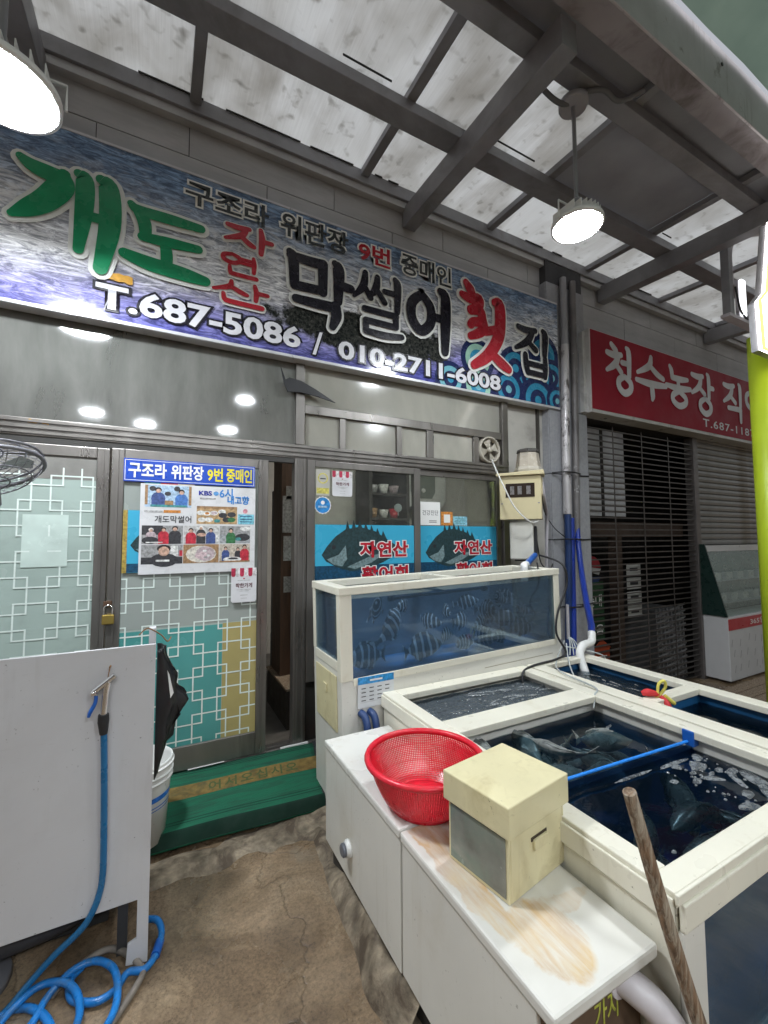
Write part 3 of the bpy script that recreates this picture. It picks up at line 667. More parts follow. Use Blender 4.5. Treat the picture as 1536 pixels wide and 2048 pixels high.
# tarpaulin over the lane beyond the gutter
mb = MB(); nx, ny = 40, 24; v = []
for j in range(ny+1):
    for i in range(nx+1):
        x = -6+18*i/nx; y = -1.93-6.0*j/ny
        z = 4.70+.36*(-1.93-y)*(1 if y > -4.5 else 1)-(0 if y > -4.9 else .64*(-4.9-y))+.05*noise.noise(Vector((x*1.4, y*2.2, 0)))+.03*math.sin(x*7+y*1.3)
        v.append((x, y, z))
def tarp_mat():
    m, n, o = _new('green_tarpaulin'); v_ = coords(n)
    c = ramp(n, nz(n, v_, 2, 4), [(.3, (.16, .23, .195)), (.7, (.23, .31, .26))])
    d = N(n, 'ShaderNodeBsdfDiffuse'); t = N(n, 'ShaderNodeBsdfTranslucent'); L(n, c, d.inputs[0]); L(n, c, t.inputs[0])
    mx = N(n, 'ShaderNodeMixShader'); mx.inputs[0].default_value = .35; L(n, d.outputs[0], mx.inputs[1]); L(n, t.outputs[0], mx.inputs[2]); L(n, mx.outputs[0], o.inputs[0]); return m
mb.add(v, [(j*(nx+1)+i, j*(nx+1)+i+1, (j+1)*(nx+1)+i+1, (j+1)*(nx+1)+i) for j in range(ny) for i in range(nx)], True)
mb.make('tarpaulin', tarp_mat(), flat=True, label='green tarpaulin stretched over the lane beyond the gutter', cat='tarpaulin')

# building across the lane, seen only as a reflection
ob = T('opposite_building', 'plain grey stall front across the lane, mirrored in the glass', 'building', (2, -9, -.2))
MB().box(-14, 20, -9.3, -9.0, -.4, 6.5).make('wall', M('opposite_wall', (.22, .215, .205), .8, 0, .2, 1.2), ob)
osl = MB().box(0, 3.2, -.02, 0, 0, .11).mesh('slat', SHUT0)
for x in (-9, -5.2, -1.4, 2.4, 6.2, 10): 
    for k in range(20): put('slat', osl, ob, (x, -8.98, -.2+k*.12))
    MB().box(x-.1, x+3.3, -9.0, -8.8, 2.4, 3.1).make('fascia_board', M('opposite_fascia_%d' % (x+10), (.16+.02*(x % 5), .17, .22-.01*(x % 3)), .5), ob)

# ------------------------------------------------------------------ LED lamps
LED = EM('led_diffuser', (.90, .95, 1.0), LAMP_POWER)
def ufo_lamp(name, loc, label, rod_top=None, r=.16, tilt=(0, 0, 0), group=None):
    """round high-bay lamp: diffuser, finned housing, yoke, rod"""
    t = T(name, label, 'lamp', loc, tilt, group)
    MB().lathe([(.001, -.012), (r*.9, -.012), (r*.92, .0)], n=40).make('diffuser', LED, t, local=True)
    MB().lathe([(r*.93, -.008), (r, -.006), (r, .02), (r*.75, .035), (r*.4, .04), (.02, .04)], n=40).make('housing', WHITEP, t, local=True)
    fin = MB().box(-.002, .002, -r*.85, r*.85, 0, .05)
    fm = fin.mesh('fin', WHITEP)
    for k in range(9):
        x = -r*.8+k*r*.2; o = put('fin', fm, t, (x, 0, .03), local=True); o.scale = (1, max(.35, math.sqrt(max(.05, 1-(x/r)**2))), 1)
    MB().tube([(-r-.012, 0, .0), (-r-.012, 0, .11), (r+.012, 0, .11), (r+.012, 0, .0)], .006, smooth=False).make('yoke', WHITEP, t, local=True)
    MB().lathe([(.035, .08), (.05, .095), (.05, .15), (.03, .17)]).make('driver', STEEL, t, local=True)
    if rod_top: MB().tube([(0, 0, .16), (0, 0, rod_top)], .013, smooth=False, n=10).make('rod', STEEL, t, local=True)
    return t
lamp = ufo_lamp('pendant_lamp', (2.30, -1.47, 3.47), 'round LED lamp hanging on a rod under the canopy near the tanks', .86, r=.155)
MB().lathe([(.085, .80), (.09, .81), (.09, .835), (.075, .85)], n=24).make('junction_box', M('rod_mount_plate', (.30, .30, .32), .5), lamp, local=True)
ufo_lamp('pendant_lamp', (-.60, -1.10, 3.28), 'round LED lamp at the upper left in front of the banner', 1.0, r=.20)
for p, lab in (((-1.13, -6, 3.79), 'stall lamp mirrored leftmost and low in the dusty pane'), ((-.29, -6, 3.68), 'stall lamp mirrored second from left in the dusty pane'), ((1.53, -6, 4.41), 'stall lamp mirrored highest at the right of the dusty pane'), ((1.19, -6, 3.73), 'stall lamp mirrored lowest at the right of the dusty pane'), ((4.2, -5.2, 4.0), 'extra unseen stall lamp across the lane for front light')):  # the last lamp is unseen, added to light the camera-facing surfaces
    ufo_lamp('stall_lamp', p, lab, .6, r=.17, group='stall lamps across the lane mirrored in the glass, and one added unseen lamp')
# flexible conduits on the lamp mount
MB().tube([(2.30, -1.47, 4.3), (2.2, -1.45, 4.27), (2.1, -1.42, 4.33), (2.02, -1.40, 4.42)], .016, 8).make('conduit', M('ribbed_grey_conduit', (.13, .135, .14), .5), label='grey flexible conduit looping from rafter to lamp mount', cat='conduit')
MB().tube([(2.32, -1.50, 4.35), (2.45, -1.58, 4.36), (2.58, -1.60, 4.33), (2.68, -1.70, 4.36)], .016, 8).make('conduit', M('ribbed_grey_conduit', (.13, .135, .14), .5), label='grey flexible conduit running from lamp mount to gutter', cat='conduit')

# ================================================================== THE NEIGHBOURING SHOP
nb = T('neighbour_shop', 'closed neighbouring shop with a barred shutter beside the tiled pier', 'building', (5.5, .3, -.4))
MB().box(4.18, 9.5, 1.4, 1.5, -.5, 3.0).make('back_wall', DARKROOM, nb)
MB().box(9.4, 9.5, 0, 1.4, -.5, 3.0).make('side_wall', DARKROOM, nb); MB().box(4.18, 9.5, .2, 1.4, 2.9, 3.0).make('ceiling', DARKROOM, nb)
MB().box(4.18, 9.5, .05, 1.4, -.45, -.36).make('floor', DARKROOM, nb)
SHUT = M('shutter_steel', (.115, .105, .10), .42, .6, .2, 4, dirt=(.07, .05, .035), dscale=3)
bm_ = MB().box(0, 2.16, -.009, .009, -.007, .007).mesh('bar', SHUT)
for k in range(46):
    z = -.33+k*.0685
    if z > 2.8: break
    put('bar', bm_, nb, (4.24, -.02, z))
for x in (4.72, 5.28, 5.85): MB().box(x-.009, x+.009, -.034, -.0295, -.36, 2.8).make('chain_link_column', SHUT, nb)
MB().box(6.40, 6.50, -.06, .06, -.4, 2.85).make('shutter_post', M('post_steel', (.16, .145, .14), .4, .5, .15), nb, bevel=.005)
MB().box(4.18, 4.235, -.06, .06, -.4, 2.85).make('shutter_post', M('post_steel', (.16, .145, .14), .4, .5, .15), nb, bevel=.005)
sl_ = MB(); 
prof = [(0, 0), (-.012, .012), (-.016, .04), (-.012, .068), (0, .078)]
sl_.add([(x, y, z) for x in (0, 2.9) for y, z in prof]+[(x, .004, z) for x in (0, 2.9) for z in (.078, 0)], [(0, 1, 6, 5), (1, 2, 7, 6), (2, 3, 8, 7), (3, 4, 9, 8), (0, 5, 13, 11), (4, 10, 12, 9)])
SLAT = M('grey_slat', (.20, .195, .185), .4, .4, .12, 2, dirt=(.10, .075, .05), dscale=1.2)
sm_ = sl_.mesh('slat', SLAT)
for k in range(19): put('slat', sm_, nb, (6.5, .0, 1.38+k*.08))
# things pinned up behind the bars
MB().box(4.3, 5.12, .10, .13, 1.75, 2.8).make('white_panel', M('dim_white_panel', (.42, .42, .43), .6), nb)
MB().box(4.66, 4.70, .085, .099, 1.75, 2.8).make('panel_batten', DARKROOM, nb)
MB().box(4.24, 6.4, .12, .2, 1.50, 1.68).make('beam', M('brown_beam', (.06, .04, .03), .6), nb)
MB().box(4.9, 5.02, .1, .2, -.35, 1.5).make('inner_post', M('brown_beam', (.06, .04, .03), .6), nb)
lg = T('round_logo_board', 'faded round red and blue drinks logo board behind the bars', 'sign', (4.42, .08, 1.1))
MB().ell(4.42, 1.12, .16, .16, .08, 24, 8, 172).make('upper_half', M('logo_red', (.30, .02, .03), .5), lg, flat=True)
MB().poly([(4.26, 1.12), (4.30, 1.05), (4.42, 1.09), (4.54, 1.06), (4.58, 1.13), (4.42, 1.15)], .079).make('wave_band', M('logo_white', (.45, .45, .45), .5), lg, flat=True)
MB().ell(4.42, 1.06, .15, .12, .081, 24, 190, 350).make('lower_half', M('logo_blue', (.02, .05, .16), .5), lg, flat=True)
def flat_sign(name, label, x0, x1, z0, z1, y, mat, texts=(), d=.008, cat='sign'):
    t = T(name, label, cat, ((x0+x1)/2, y, z0)); MB().box(x0, x1, y, y+d, z0, z1).make('board', mat, t)
    for s, a, b, c, e, m, off in texts: lettering(s, a, b, c, e, y-.002, m, t, off)
    return t
DGREEN = M('dark_green_board', (.02, .07, .03), .5); LIME = M('lime_ink', (.38, .50, .03), .5)
flat_sign('menu_board', 'dark green board with white lettering low behind the bars', 4.28, 4.60, .62, .98, .07, DGREEN, [('순대', 4.31, 4.56, .70, .84, PAPER, .02)])
flat_sign('menu_board', 'dark green board with a big white letter pair under the logo', 4.28, 4.60, .32, .58, .07, DGREEN, [('다음', 4.31, 4.58, .38, .50, PAPER, .02)])
flat_sign('menu_board', 'black board with lime lettering at the foot of the bars', 4.28, 4.62, -.28, -.05, .07, BLACK, [('우점', 4.34, 4.60, -.22, -.09, LIME, .02)])
hs_ = T('house_sign', 'orange-red house-shaped sign behind the bars', 'sign', (4.5, .06, .0))
MB().prism([(4.40, -.0), (4.66, -.0), (4.66, .22), (4.69, .22), (4.53, .33), (4.37, .22), (4.40, .22)], .06, .068).make('board', M('orange_red', (.42, .07, .025), .5), hs_)
for z in (.08, .13, .18): MB().rect(4.45, 4.61, z, z+.012, .0585).make('print_line', PAPER, hs_, flat=True)
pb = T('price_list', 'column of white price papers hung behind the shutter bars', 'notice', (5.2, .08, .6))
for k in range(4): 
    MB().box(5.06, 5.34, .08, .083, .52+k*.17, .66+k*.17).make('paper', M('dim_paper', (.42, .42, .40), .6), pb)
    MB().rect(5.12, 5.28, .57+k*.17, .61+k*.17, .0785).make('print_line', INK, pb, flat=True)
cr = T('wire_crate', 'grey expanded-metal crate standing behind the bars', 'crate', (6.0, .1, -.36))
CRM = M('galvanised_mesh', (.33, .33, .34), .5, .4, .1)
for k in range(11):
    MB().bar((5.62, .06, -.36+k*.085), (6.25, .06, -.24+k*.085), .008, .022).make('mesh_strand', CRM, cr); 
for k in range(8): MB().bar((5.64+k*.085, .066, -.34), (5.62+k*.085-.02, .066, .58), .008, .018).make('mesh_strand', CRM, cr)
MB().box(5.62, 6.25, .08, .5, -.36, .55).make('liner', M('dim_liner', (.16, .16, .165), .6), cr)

# red shop sign
rs = T('red_shop_sign', 'red box sign with white brush lettering over the closed shop', 'sign', (6.3, -.1, 2.86))
MB().box(4.125, 9.3, -.2, -.01, 2.86, 3.80).make('casing', M('sign_casing', (.55, .55, .54), .5, .1, .08, 3, dirt=(.2, .18, .17), dscale=3), rs, bevel=.006)
MB().box(4.08, 4.124, -.15, -.01, 2.87, 3.77).make('end_cap', M('sign_casing', (.4, .4, .4), .5), rs)
MB().box(4.14, 9.3, -.204, -.2005, 2.90, 3.79).make('face', M('sign_face_red', (.29, .012, .028), .55, 0, .06, 2, spec=.2), rs)
for x in (4.5, 5.6, 6.8): MB().lathe([(.02, -.006), (.02, 0)], (x, -.1, 2.859), 'z', 10).make('screw', STEEL, rs)
RW = M('sign_lettering_white', (.60, .60, .62), .4)
for g, b in (('cheong', (4.39, 4.88, 3.15, 3.69)), ('su', (4.94, 5.54, 3.16, 3.68)), ('nong', (5.55, 6.09, 3.16, 3.65)), ('jang', (6.12, 6.66, 3.14, 3.69)), ('jik', (6.93, 7.48, 3.15, 3.69)), ('yeong', (7.57, 8.15, 3.13, 3.65))):
    glyph(g, b, .084, RW, None, 0, rs, -.195)
lettering('T.687-1187', 6.37, 7.78, 2.965, 3.075, -.2062, RW, rs, .012, space=1.15)

# display fridge outside the closed shutter
fr = T('display_fridge', 'white glass-fronted display fridge with red stripe before the rolled shutter', 'fridge', (7.3, -.3, -.39))
FW = M('fridge_white', (.55, .55, .56), .35, 0, .04)
MB().box(6.45, 9.0, -.34, -.03, -.34, .47).make('base', FW, fr, bevel=.01)
MB().add([(6.43, -.345, .471), (6.43, -.03, .471), (6.43, -.03, 1.40), (6.43, -.12, 1.40), (6.449, -.345, .471), (6.449, -.03, .471), (6.449, -.03, 1.40), (6.449, -.12, 1.40)], [(0, 1, 2, 3), (7, 6, 5, 4), (0, 3, 7, 4), (0, 4, 5, 1), (1, 5, 6, 2), (2, 6, 7, 3)]).make('end_panel', M('fridge_dark', (.012, .03, .026), .3), fr)
MB().box(6.449, 9.0, -.347, -.341, .30, .44).make('red_stripe', M('fridge_red', (.42, .02, .03), .35), fr)
lettering('365일 신선한', 7.0, 7.95, .33, .41, -.3485, PAPER, fr, .01)
fl = MB().quad((0, 0, 0), (.012, 0, 0), (.04, 0, .09), (.028, 0, .09)).sheet('printed_fleck', M('fleck_grey', (.27, .27, .28), .5))
for k in range(30): put('printed_fleck', fl, fr, (6.52+(k % 10)*.2+random.uniform(-.04, .04), -.3415, -.22+(k//10)*.16+random.uniform(-.03, .03)))
MB().add([(6.45, -.34, .48), (9, -.34, .48), (9, -.12, 1.30), (6.45, -.12, 1.30), (6.45, -.33, .48), (9, -.33, .48), (9, -.11, 1.30), (6.45, -.11, 1.30)], [(0, 1, 2, 3), (7, 6, 5, 4), (0, 3, 7, 4), (1, 5, 6, 2)]).make('sloped_glass', GLASS('fridge_glass', dust=(.2, .2, .2), d0=.0, d1=.02, rough=.02, refl=.22), fr)
MB().box(6.45, 9, -.12, -.03, 1.30, 1.38).make('top_rail', FW, fr)
MB().box(6.45, 9, -.045, -.03, .48, 1.3).make('inner_back', M('fridge_green', (.02, .06, .05), .3), fr)
for z, yy in ((.62, -.25), (.90, -.18)): MB().box(6.45, 9, yy, -.046, z, z+.012).make('shelf', STEEL, fr)
for k in range(14):
    x = 6.6+(k % 7)*.3; z = .632 if k < 7 else .912
    MB().box(x, x+.16, -.20 if k < 7 else -.15, -.09, z, z+.10).make('wrapped_tray', M('dim_card', (.28, .28, .28), .3), fr)
pl = MB().box(0, 3.4, 0, .14, 0, .03).mesh('plank', WOOD)
dk = T('wooden_duckboard', 'low brown wooden duckboard in front of the display fridge', 'duckboard', (6.5, -.7, -.39))
for k in range(5): put('plank', pl, dk, (5.55, -1.15+k*.15, -.375))
for x in (5.8, 7.2): MB().box(x, x+.1, -1.15, -.41, -.42, -.376).make('bearer', WOOD, dk)

# yellow-green column and lit box sign at the right edge
yp = T('painted_column', 'yellow-green painted steel column at the right edge', 'column', (4.36, -1.6, -.3))
MB().lathe([(.10, -.35), (.10, 3.15)], (4.385, -1.6, 0), n=32).make('shaft', M('lime_paint', (.45, .58, .025), .4, 0, .08, 3, dirt=(.10, .12, .02), dscale=14, dlo=.66, dhi=.74), yp)
MB().lathe([(.17, -.36), (.17, -.335), (.11, -.33)], (4.385, -1.6, 0), n=24).make('base_plate', STEEL, yp)
lb = T('lit_box_sign', 'glowing white box sign with orange border on the painted column', 'sign', (4.45, -1.7, 3.1))
sp_ = [(3.90, 2.88), (4.55, 2.88), (4.55, 3.95), (4.15, 3.95), (4.00, 3.34), (3.88, 3.24)]
MB().prism(sp_, -1.79, -1.755).make('light_panel', EM('sign_light', (1, .96, .92), 13), lb)
OR = EM('orange_border_light', (1, .62, .25), 1.6)
MB().tube([(x-.004, -1.787, z) for x, z in (sp_[1], sp_[0], sp_[5], sp_[4], sp_[3], sp_[2])], .012, smooth=False).make('border_tube', OR, lb)
MB().prism([(x+(.012 if x < 4.2 else -.012), z) for x, z in sp_], -1.754, -1.705).make('casing', STEEL, lb)
# dark hanger frame with a small upright tube lamp
hg = T('lamp_hanger', 'dark steel hanger frame with conduits under the canopy at right', 'frame', (5.2, -1.2, 3.4))
MB().box(4.770, 4.840, -1.24, -1.17, 3.62, 4.5).make('upright', STEEL, hg, bevel=.004); MB().box(4.750, 5.350, -1.24, -1.16, 3.60, 3.63).make('shelf_bar', STEEL_L, hg)
MB().tube([(4.890, -1.2, 3.95), (4.890, -1.2, 4.3), (4.950, -1.25, 4.42), (5.150, -1.4, 4.46)], .028).make('conduit', STEEL_L, hg)
MB().tube([(4.950, -1.21, 3.95), (4.970, -1.22, 3.8), (5.030, -1.22, 3.7), (5.200, -1.22, 3.64)], .009).make('loose_wire', CABLE, hg)
tl = T('tube_lamp', 'small upright lit tube lamp hanging beside the dark hanger frame', 'lamp', (5.080, -1.2, 3.66))
MB().box(5.040, 5.120, -1.23, -1.20, 3.68, 4.05).make('tube', EM('tube_light', (.95, .97, 1), 2.2), tl, bevel=.01); MB().box(5.035, 5.125, -1.199, -1.17, 3.67, 4.06).make('back_plate', STEEL_L, tl)

# ================================================================== NOTICES ON THE GLASS
BLUE_S = M('notice_blue', (.008, .06, .42), .3); YEL = M('notice_yellow', (.72, .62, .02), .35); CYAN = M('poster_cyan', (.045, .36, .55), .3, 0, .05, 2)
yP = -.0895                                   # just in front of the door's stiles
def sheet(name, label, x0, x1, z0, z1, y, mat, d=.0015, cat='notice'):
    t = T(name, label, cat, ((x0+x1)/2, y, z0)); MB().box(x0, x1, y, y+d, z0, z1).make('sheet', mat, t); return t
t = sheet('blue_notice', 'wide blue notice with white and yellow lettering across the door top', -.208, .592, 1.862, 2.008, -.094, BLUE_S)
mb = MB()
for a in ((-.202, .586, 1.997, 2.0), (-.202, .586, 1.870, 1.873), (-.202, -.199, 1.873, 1.997), (.583, .586, 1.873, 1.997)): mb.rect(*a, -.0945)
mb.make('white_border', PAPER, t, flat=True)
lettering('구조라', -.182, .032, 1.888, 1.985, -.0952, PAPER, t, .03); lettering('위판장', .058, .255, 1.888, 1.985, -.0952, PAPER, t, .03)
lettering('9번', .278, .378, 1.888, 1.982, -.0952, YEL, t, .03); lettering('중매인', .40, .572, 1.888, 1.985, -.0952, YEL, t, .03)
# programme poster with photographs
t = sheet('photo_poster', 'white poster with small food and kitchen photographs on the door', -.113, .598, 1.274, 1.853, -.0915, M('poster_white', (.62, .62, .63), .3))
Y1 = -.0922
CM = {}
def C(nm, c):
    if nm not in CM: CM[nm] = M('ink_'+nm, c, .35, 0, .45, 55)
    return CM[nm]
def photo(x0, x1, z0, z1, bgc, shapes):
    ph = MB().rect(x0, x1, z0, z1, Y1).make('photograph', bgc, t, flat=True)
    W_, H_ = x1-x0, z1-z0
    groups = {}
    for k, s in enumerate(shapes):
        y = Y1-.0003-.00006*k
        m_ = s[0]; mb = groups.setdefault(m_.name, (m_, MB()))[1]
        if s[1] == 'e': mb.ell(x0+W_*s[2], z0+H_*s[3], W_*s[4], H_*s[5], y, 14)
        else: mb.rect(x0+W_*s[2], x0+W_*s[4], z0+H_*s[3], z0+H_*s[5], y)
    for m_, mb in groups.values(): mb.make('printed_shape', m_, ph, flat=True)
SKIN, HAIR, NAVY, WHT, TEALC, REDC, BRN, GRY, DRK, GRN, ORG, PNK, LBL = (C('skin', (.50, .32, .24)), C('hair', (.02, .016, .015)), C('navy', (.05, .08, .22)), C('white', (.62, .62, .6)), C('teal', (.06, .25, .25)), C('red', (.45, .03, .05)), C('brown', (.30, .18, .09)), C('grey', (.28, .28, .28)), C('dark', (.04, .04, .045)), C('green', (.04, .15, .06)), C('orange', (.55, .22, .05)), C('pinkgrey', (.42, .34, .36)), C('ltblue', (.35, .48, .62)))
def person(x, top, s, shirt, hair=HAIR):
    return [(shirt, 'e', x, top-.52*s, .16*s, .32*s), (shirt, 'r', x-.15*s, 0, x+.15*s, max(.02, top-.5*s)), (hair, 'e', x, top-.10*s, .075*s, .13*s), (SKIN, 'e', x, top-.15*s, .055*s, .10*s)]
photo(-.088, .203-.02, 1.705, 1.845, LBL, [(BRN, 'r', 0, .1, .06, 1), (BRN, 'r', .94, .1, 1, 1), (DRK, 'e', .16, .84, .07, .12), (DRK, 'e', .68, .86, .07, .12), (DRK, 'e', .48, .62, .07, .1)]+person(.28, .88, .95, NAVY)+person(.78, .82, .9, C('blue', (.06, .16, .42)))+[(TEALC, 'r', .12, 0, .9, .10), (BRN, 'r', .42, .1, .6, .3)])
photo(.217, .475, 1.598, 1.718, BRN, [(C('tan', (.42, .28, .14)), 'r', 0, 0, 1, .85)]+[(WHT, 'e', a, b, .10, .13) for a, b in ((.1, .62), (.25, .6), (.42, .62), (.13, .24), (.3, .25), (.62, .7))]+[(DRK, 'e', a, b, .11, .15) for a, b in ((.64, .5), (.86, .55), (.74, .25))]+[(GRN, 'e', .86, .25, .1, .14), (ORG, 'e', .25, .6, .055, .07), (TEALC, 'e', .5, .18, .08, .1), (PNK, 'e', .42, .62, .07, .09)])
photo(-.10, .137, 1.466, 1.585, GRY, [(DRK, 'r', 0, .5, .5, 1)]+person(.22, .85, .8, PNK, WHT)+person(.52, .88, .85, REDC)+person(.8, .95, 1.0, DRK)+[(DRK, 'e', .2, .2, .2, .2), (WHT, 'r', .1, .06, .5, .12)])
photo(.141, .36, 1.466, 1.585, C('pale', (.46, .46, .45)), person(.2, .85, .95, REDC)+person(.48, .98, .85, DRK, WHT)+person(.76, .86, .9, NAVY)+[(SKIN, 'e', .5, .5, .13, .1), (WHT, 'r', .9, .1, 1, .5)])
photo(.364, .565, 1.466, 1.585, C('steelgrey', (.30, .32, .33)), [(GRY, 'r', 0, .5, 1, 1), (DRK, 'e', .75, .35, .25, .22)]+person(.36, .86, 1.0, GRN)+[(WHT, 'e', .85, .85, .2, .13), (TEALC, 'e', .6, .25, .1, .1)])
photo(-.10, .137, 1.338, 1.461, GRY, [(DRK, 'r', .0, 0, 1, .35), (WHT, 'r', .7, .4, .88, .95), (DRK, 'e', .55, .2, .34, .36), (HAIR, 'e', .54, .80, .17, .2), (SKIN, 'e', .54, .66, .135, .25), (REDC, 'r', .92, .4, 1, .7), (WHT, 'r', .35, .12, .68, .22)])
photo(.141, .36, 1.338, 1.461, BRN, [(C('plate', (.55, .52, .46)), 'e', .5, .48, .43, .46), (PNK, 'e', .62, .5, .27, .4), (C('pink2', (.50, .38, .40)), 'e', .5, .4, .18, .2), (WHT, 'e', .6, .65, .06, .05), (WHT, 'e', .7, .4, .05, .06), (GRY, 'e', .62, .3, .06, .05)])
photo(.364, .565, 1.338, 1.461, C('beige', (.45, .40, .33)), person(.2, .86, .8, NAVY)+person(.6, .8, .7, DRK)+person(.82, .95, .95, REDC)+[(WHT, 'e', .42, .16, .3, .14), (DRK, 'e', .45, .2, .16, .06), (BRN, 'r', 0, 0, 1, .08)])
lettering('KBS', .228, .31, 1.79, 1.822, Y1-.001, C('kbsblue', (.02, .03, .25)), t, .04)
MB().ell(.336, 1.806, .017, .015, Y1-.001).make('round_emblem', C('emblem', (.10, .28, .55)), t, flat=True)
lettering('6시', .358, .445, 1.775, 1.845, Y1-.001, C('title', (.05, .22, .55)), t, .03); lettering('내고향', .41, .555, 1.735, 1.795, Y1-.0014, C('title', (.05, .22, .55)), t, .035)
lettering('개도막썰어', -.03, .185, 1.602, 1.650, Y1-.001, INK, t, .012)
MB().rect(.02, .12, 1.668, 1.686, Y1-.001).make('print_line', ORG, t, flat=True); MB().rect(-.09, .015, 1.67, 1.682, Y1-.001).make('print_line', C('greyprint', (.4, .4, .4)), t, flat=True); MB().rect(.235, .335, 1.765, 1.775, Y1-.001).make('print_line', C('greyprint', (.4, .4, .4)), t, flat=True)
MB().rect(.482, .59, 1.598, 1.668, Y1-.001).make('caption_box', C('captionblue', (.20, .50, .60)), t, flat=True)
mb = MB(); [mb.rect(.495, .575, z, z+.007, Y1-.0016) for z in (1.612, 1.63, 1.65)]; mb.make('caption_print', C('capnavy', (.03, .12, .22)), t, flat=True, kind='stuff')
MB().ell(.53, 1.69, .016, .016, Y1-.001).make('pink_dot', C('pinkdot', (.6, .25, .3)), t, flat=True)
# coloured strip and fish poster peeping out behind the photo poster
t = sheet('colour_strip', 'strip of green, red and beige blocks between blue notice and poster', -.09, .2, 1.84, 1.862, -.0905, M('strip_beige', (.55, .45, .36), .4))
MB().rect(-.09, .0, 1.84, 1.862, -.0908).make('green_block', TEALC, t, flat=True); MB().rect(.0, .1, 1.84, 1.862, -.0908).make('red_block', C('brightred', (.5, .04, .03)), t, flat=True)
def fish_outline(cx, cz, s, flip=1):
    top = [(-.5, 0), (-.44, .09), (-.34, .2), (-.22, .28), (-.05, .31), (.15, .26), (.3, .17), (.42, .1)]
    bot = [(.42, -.02), (.25, -.1), (.05, -.17), (-.15, -.19), (-.32, -.14), (-.45, -.07)]
    return [(cx+s*x, cz+s*z) for x, z in top+bot]
def fish_art(t, cx, cz, s, y):
    F1, F2 = C('fishdark', (.02, .045, .05)), C('fishpale', (.16, .23, .24))
    MB().poly(fish_outline(cx, cz, s), y).make('printed_fish', F1, t, flat=True)
    mb = MB()
    for k in range(7):
        x = -.2+k*.075; h = .30-.02*abs(k-2)
        mb.poly([(cx+s*(x-.03), cz+s*(h-.05)), (cx+s*(x+.06), cz+s*(h-.07)), (cx+s*(x+.0), cz+s*(h+.12-.012*k))], y-.0002*(1+k))
    mb.make('printed_spines', F1, t, flat=True)
    MB().poly([(cx+s*a, cz+s*b) for a, b in ((-.44, -.05), (-.3, -.0), (-.22, .1), (-.2, -.05), (-.26, -.13), (-.36, -.11))], y-.0004).make('printed_cheek', F2, t, flat=True)
    MB().poly([(cx+s*a, cz+s*b) for a, b in ((-.2, -.14), (.1, -.02), (.3, .02), (.1, -.10), (-.1, -.165))], y-.0005).make('printed_belly', F2, t, flat=True)
    MB().ell(cx-.36*s, cz+.08*s, .024*s, .024*s, y-.0008, 10).make('printed_eye', INK, t, flat=True)
t = sheet('fish_poster', 'blue fish poster half hidden behind the photo poster on the door', -.20, .3, 1.288, 1.68, -.0878, CYAN, cat='poster')
MB().rect(-.20, .3, 1.29, 1.345, -.0882).make('sea_band', C('seaband', (.01, .06, .12)), t, flat=True); fish_art(t, .10, 1.46, .52, -.0884)
MB().rect(-.203, -.178, 1.288, 1.68, -.0886).make('ochre_edge', C('ochre', (.36, .26, .06)), t, flat=True)
def good_notice(x0, x1, z0, z1, y, label):
    t = T('shop_notice', label, 'notice', ((x0+x1)/2, y, z0)); W_, H_ = x1-x0, z1-z0
    MB().prism([(x0+.01, z0), (x1-.01, z0), (x1, z0+.012), (x1, z1), (x0, z1), (x0, z0+.012)], y, y+.004).make('sheet', M('notice_white', (.60, .60, .62), .35), t)
    n = 6
    for k in range(n):
        a, b = x0+W_*k/n, x0+W_*(k+1)/n
        c = C('awningred', (.42, .03, .07)) if k % 2 == 0 else C('awningwhite', (.62, .60, .60))
        MB().poly([(a, z1), (a, z1-.2*H_), (a+(b-a)*.2, z1-.25*H_), (a+(b-a)*.8, z1-.25*H_), (b, z1-.2*H_), (b, z1)], y-.0006).make('awning_stripe', c, t, flat=True)
    lettering('착한가게', x0+.17*W_, x1-.17*W_, z0+.42*H_, z0+.56*H_, y-.0008, C('darkred', (.10, .02, .03)), t, .03)
    MB().ell((x0+x1)/2, z0+.69*H_, .04*W_, .02*H_, y-.0008, 10).make('heart_dot', C('awningred', (.42, .03, .07)), t, flat=True)
    for f, wd in ((.63, .5), (.36, .56), (.32, .4), (.2, .3), (.11, .25)): MB().rect((x0+x1)/2-wd*W_/2, (x0+x1)/2+wd*W_/2, z0+f*H_, z0+f*H_+.011*H_+.001, y-.0008).make('print_line', C('greyprint', (.4, .4, .4)), t, flat=True)
    return t
good_notice(.443, .612, 1.06, 1.295, -.100, 'red-awning shop notice hanging at the poster corner on the door')
# the window
yW = -.0475
for k, (x0, x1, y, lab) in enumerate(((1.056, 1.944, yW, 'blue fish poster on the left window sash above the aquarium'), (2.018, 2.90, -.0195, 'blue fish poster on the right window sash above the aquarium'))):
    t = sheet('fish_poster', lab, x0, x1, .95, 1.605, y, CYAN, cat='poster')
    s = (x1-x0); MB().rect(x0, x1, .95, 1.285, y-.0005).make('sea_band', C('seaband', (.01, .06, .12)), t, flat=True)
    fish_art(t, x0+.46*s, 1.37, .80*s if k == 0 else .78*s, y-.001)
    lettering('자연산', x0+.42*s, x0+.93*s, 1.34, 1.475, y-.003, SRED, t, .035, outline=(PAPER, .05))
    lettering('활어회', x0+.44*s, x0+.93*s, 1.14, 1.272, y-.003, SRED, t, .035, outline=(PAPER, .05))
t = sheet('no_smoking_notice', 'grey no-smoking sticker with a yellow block in the window corner', 1.062, 1.172, 1.83, 2.035, yW, M('sticker_grey', (.42, .41, .37), .4))
MB().rect(1.066, 1.168, 1.845, 1.89, yW-.0006).make('yellow_block', C('dullyellow', (.50, .45, .10)), t, flat=True)
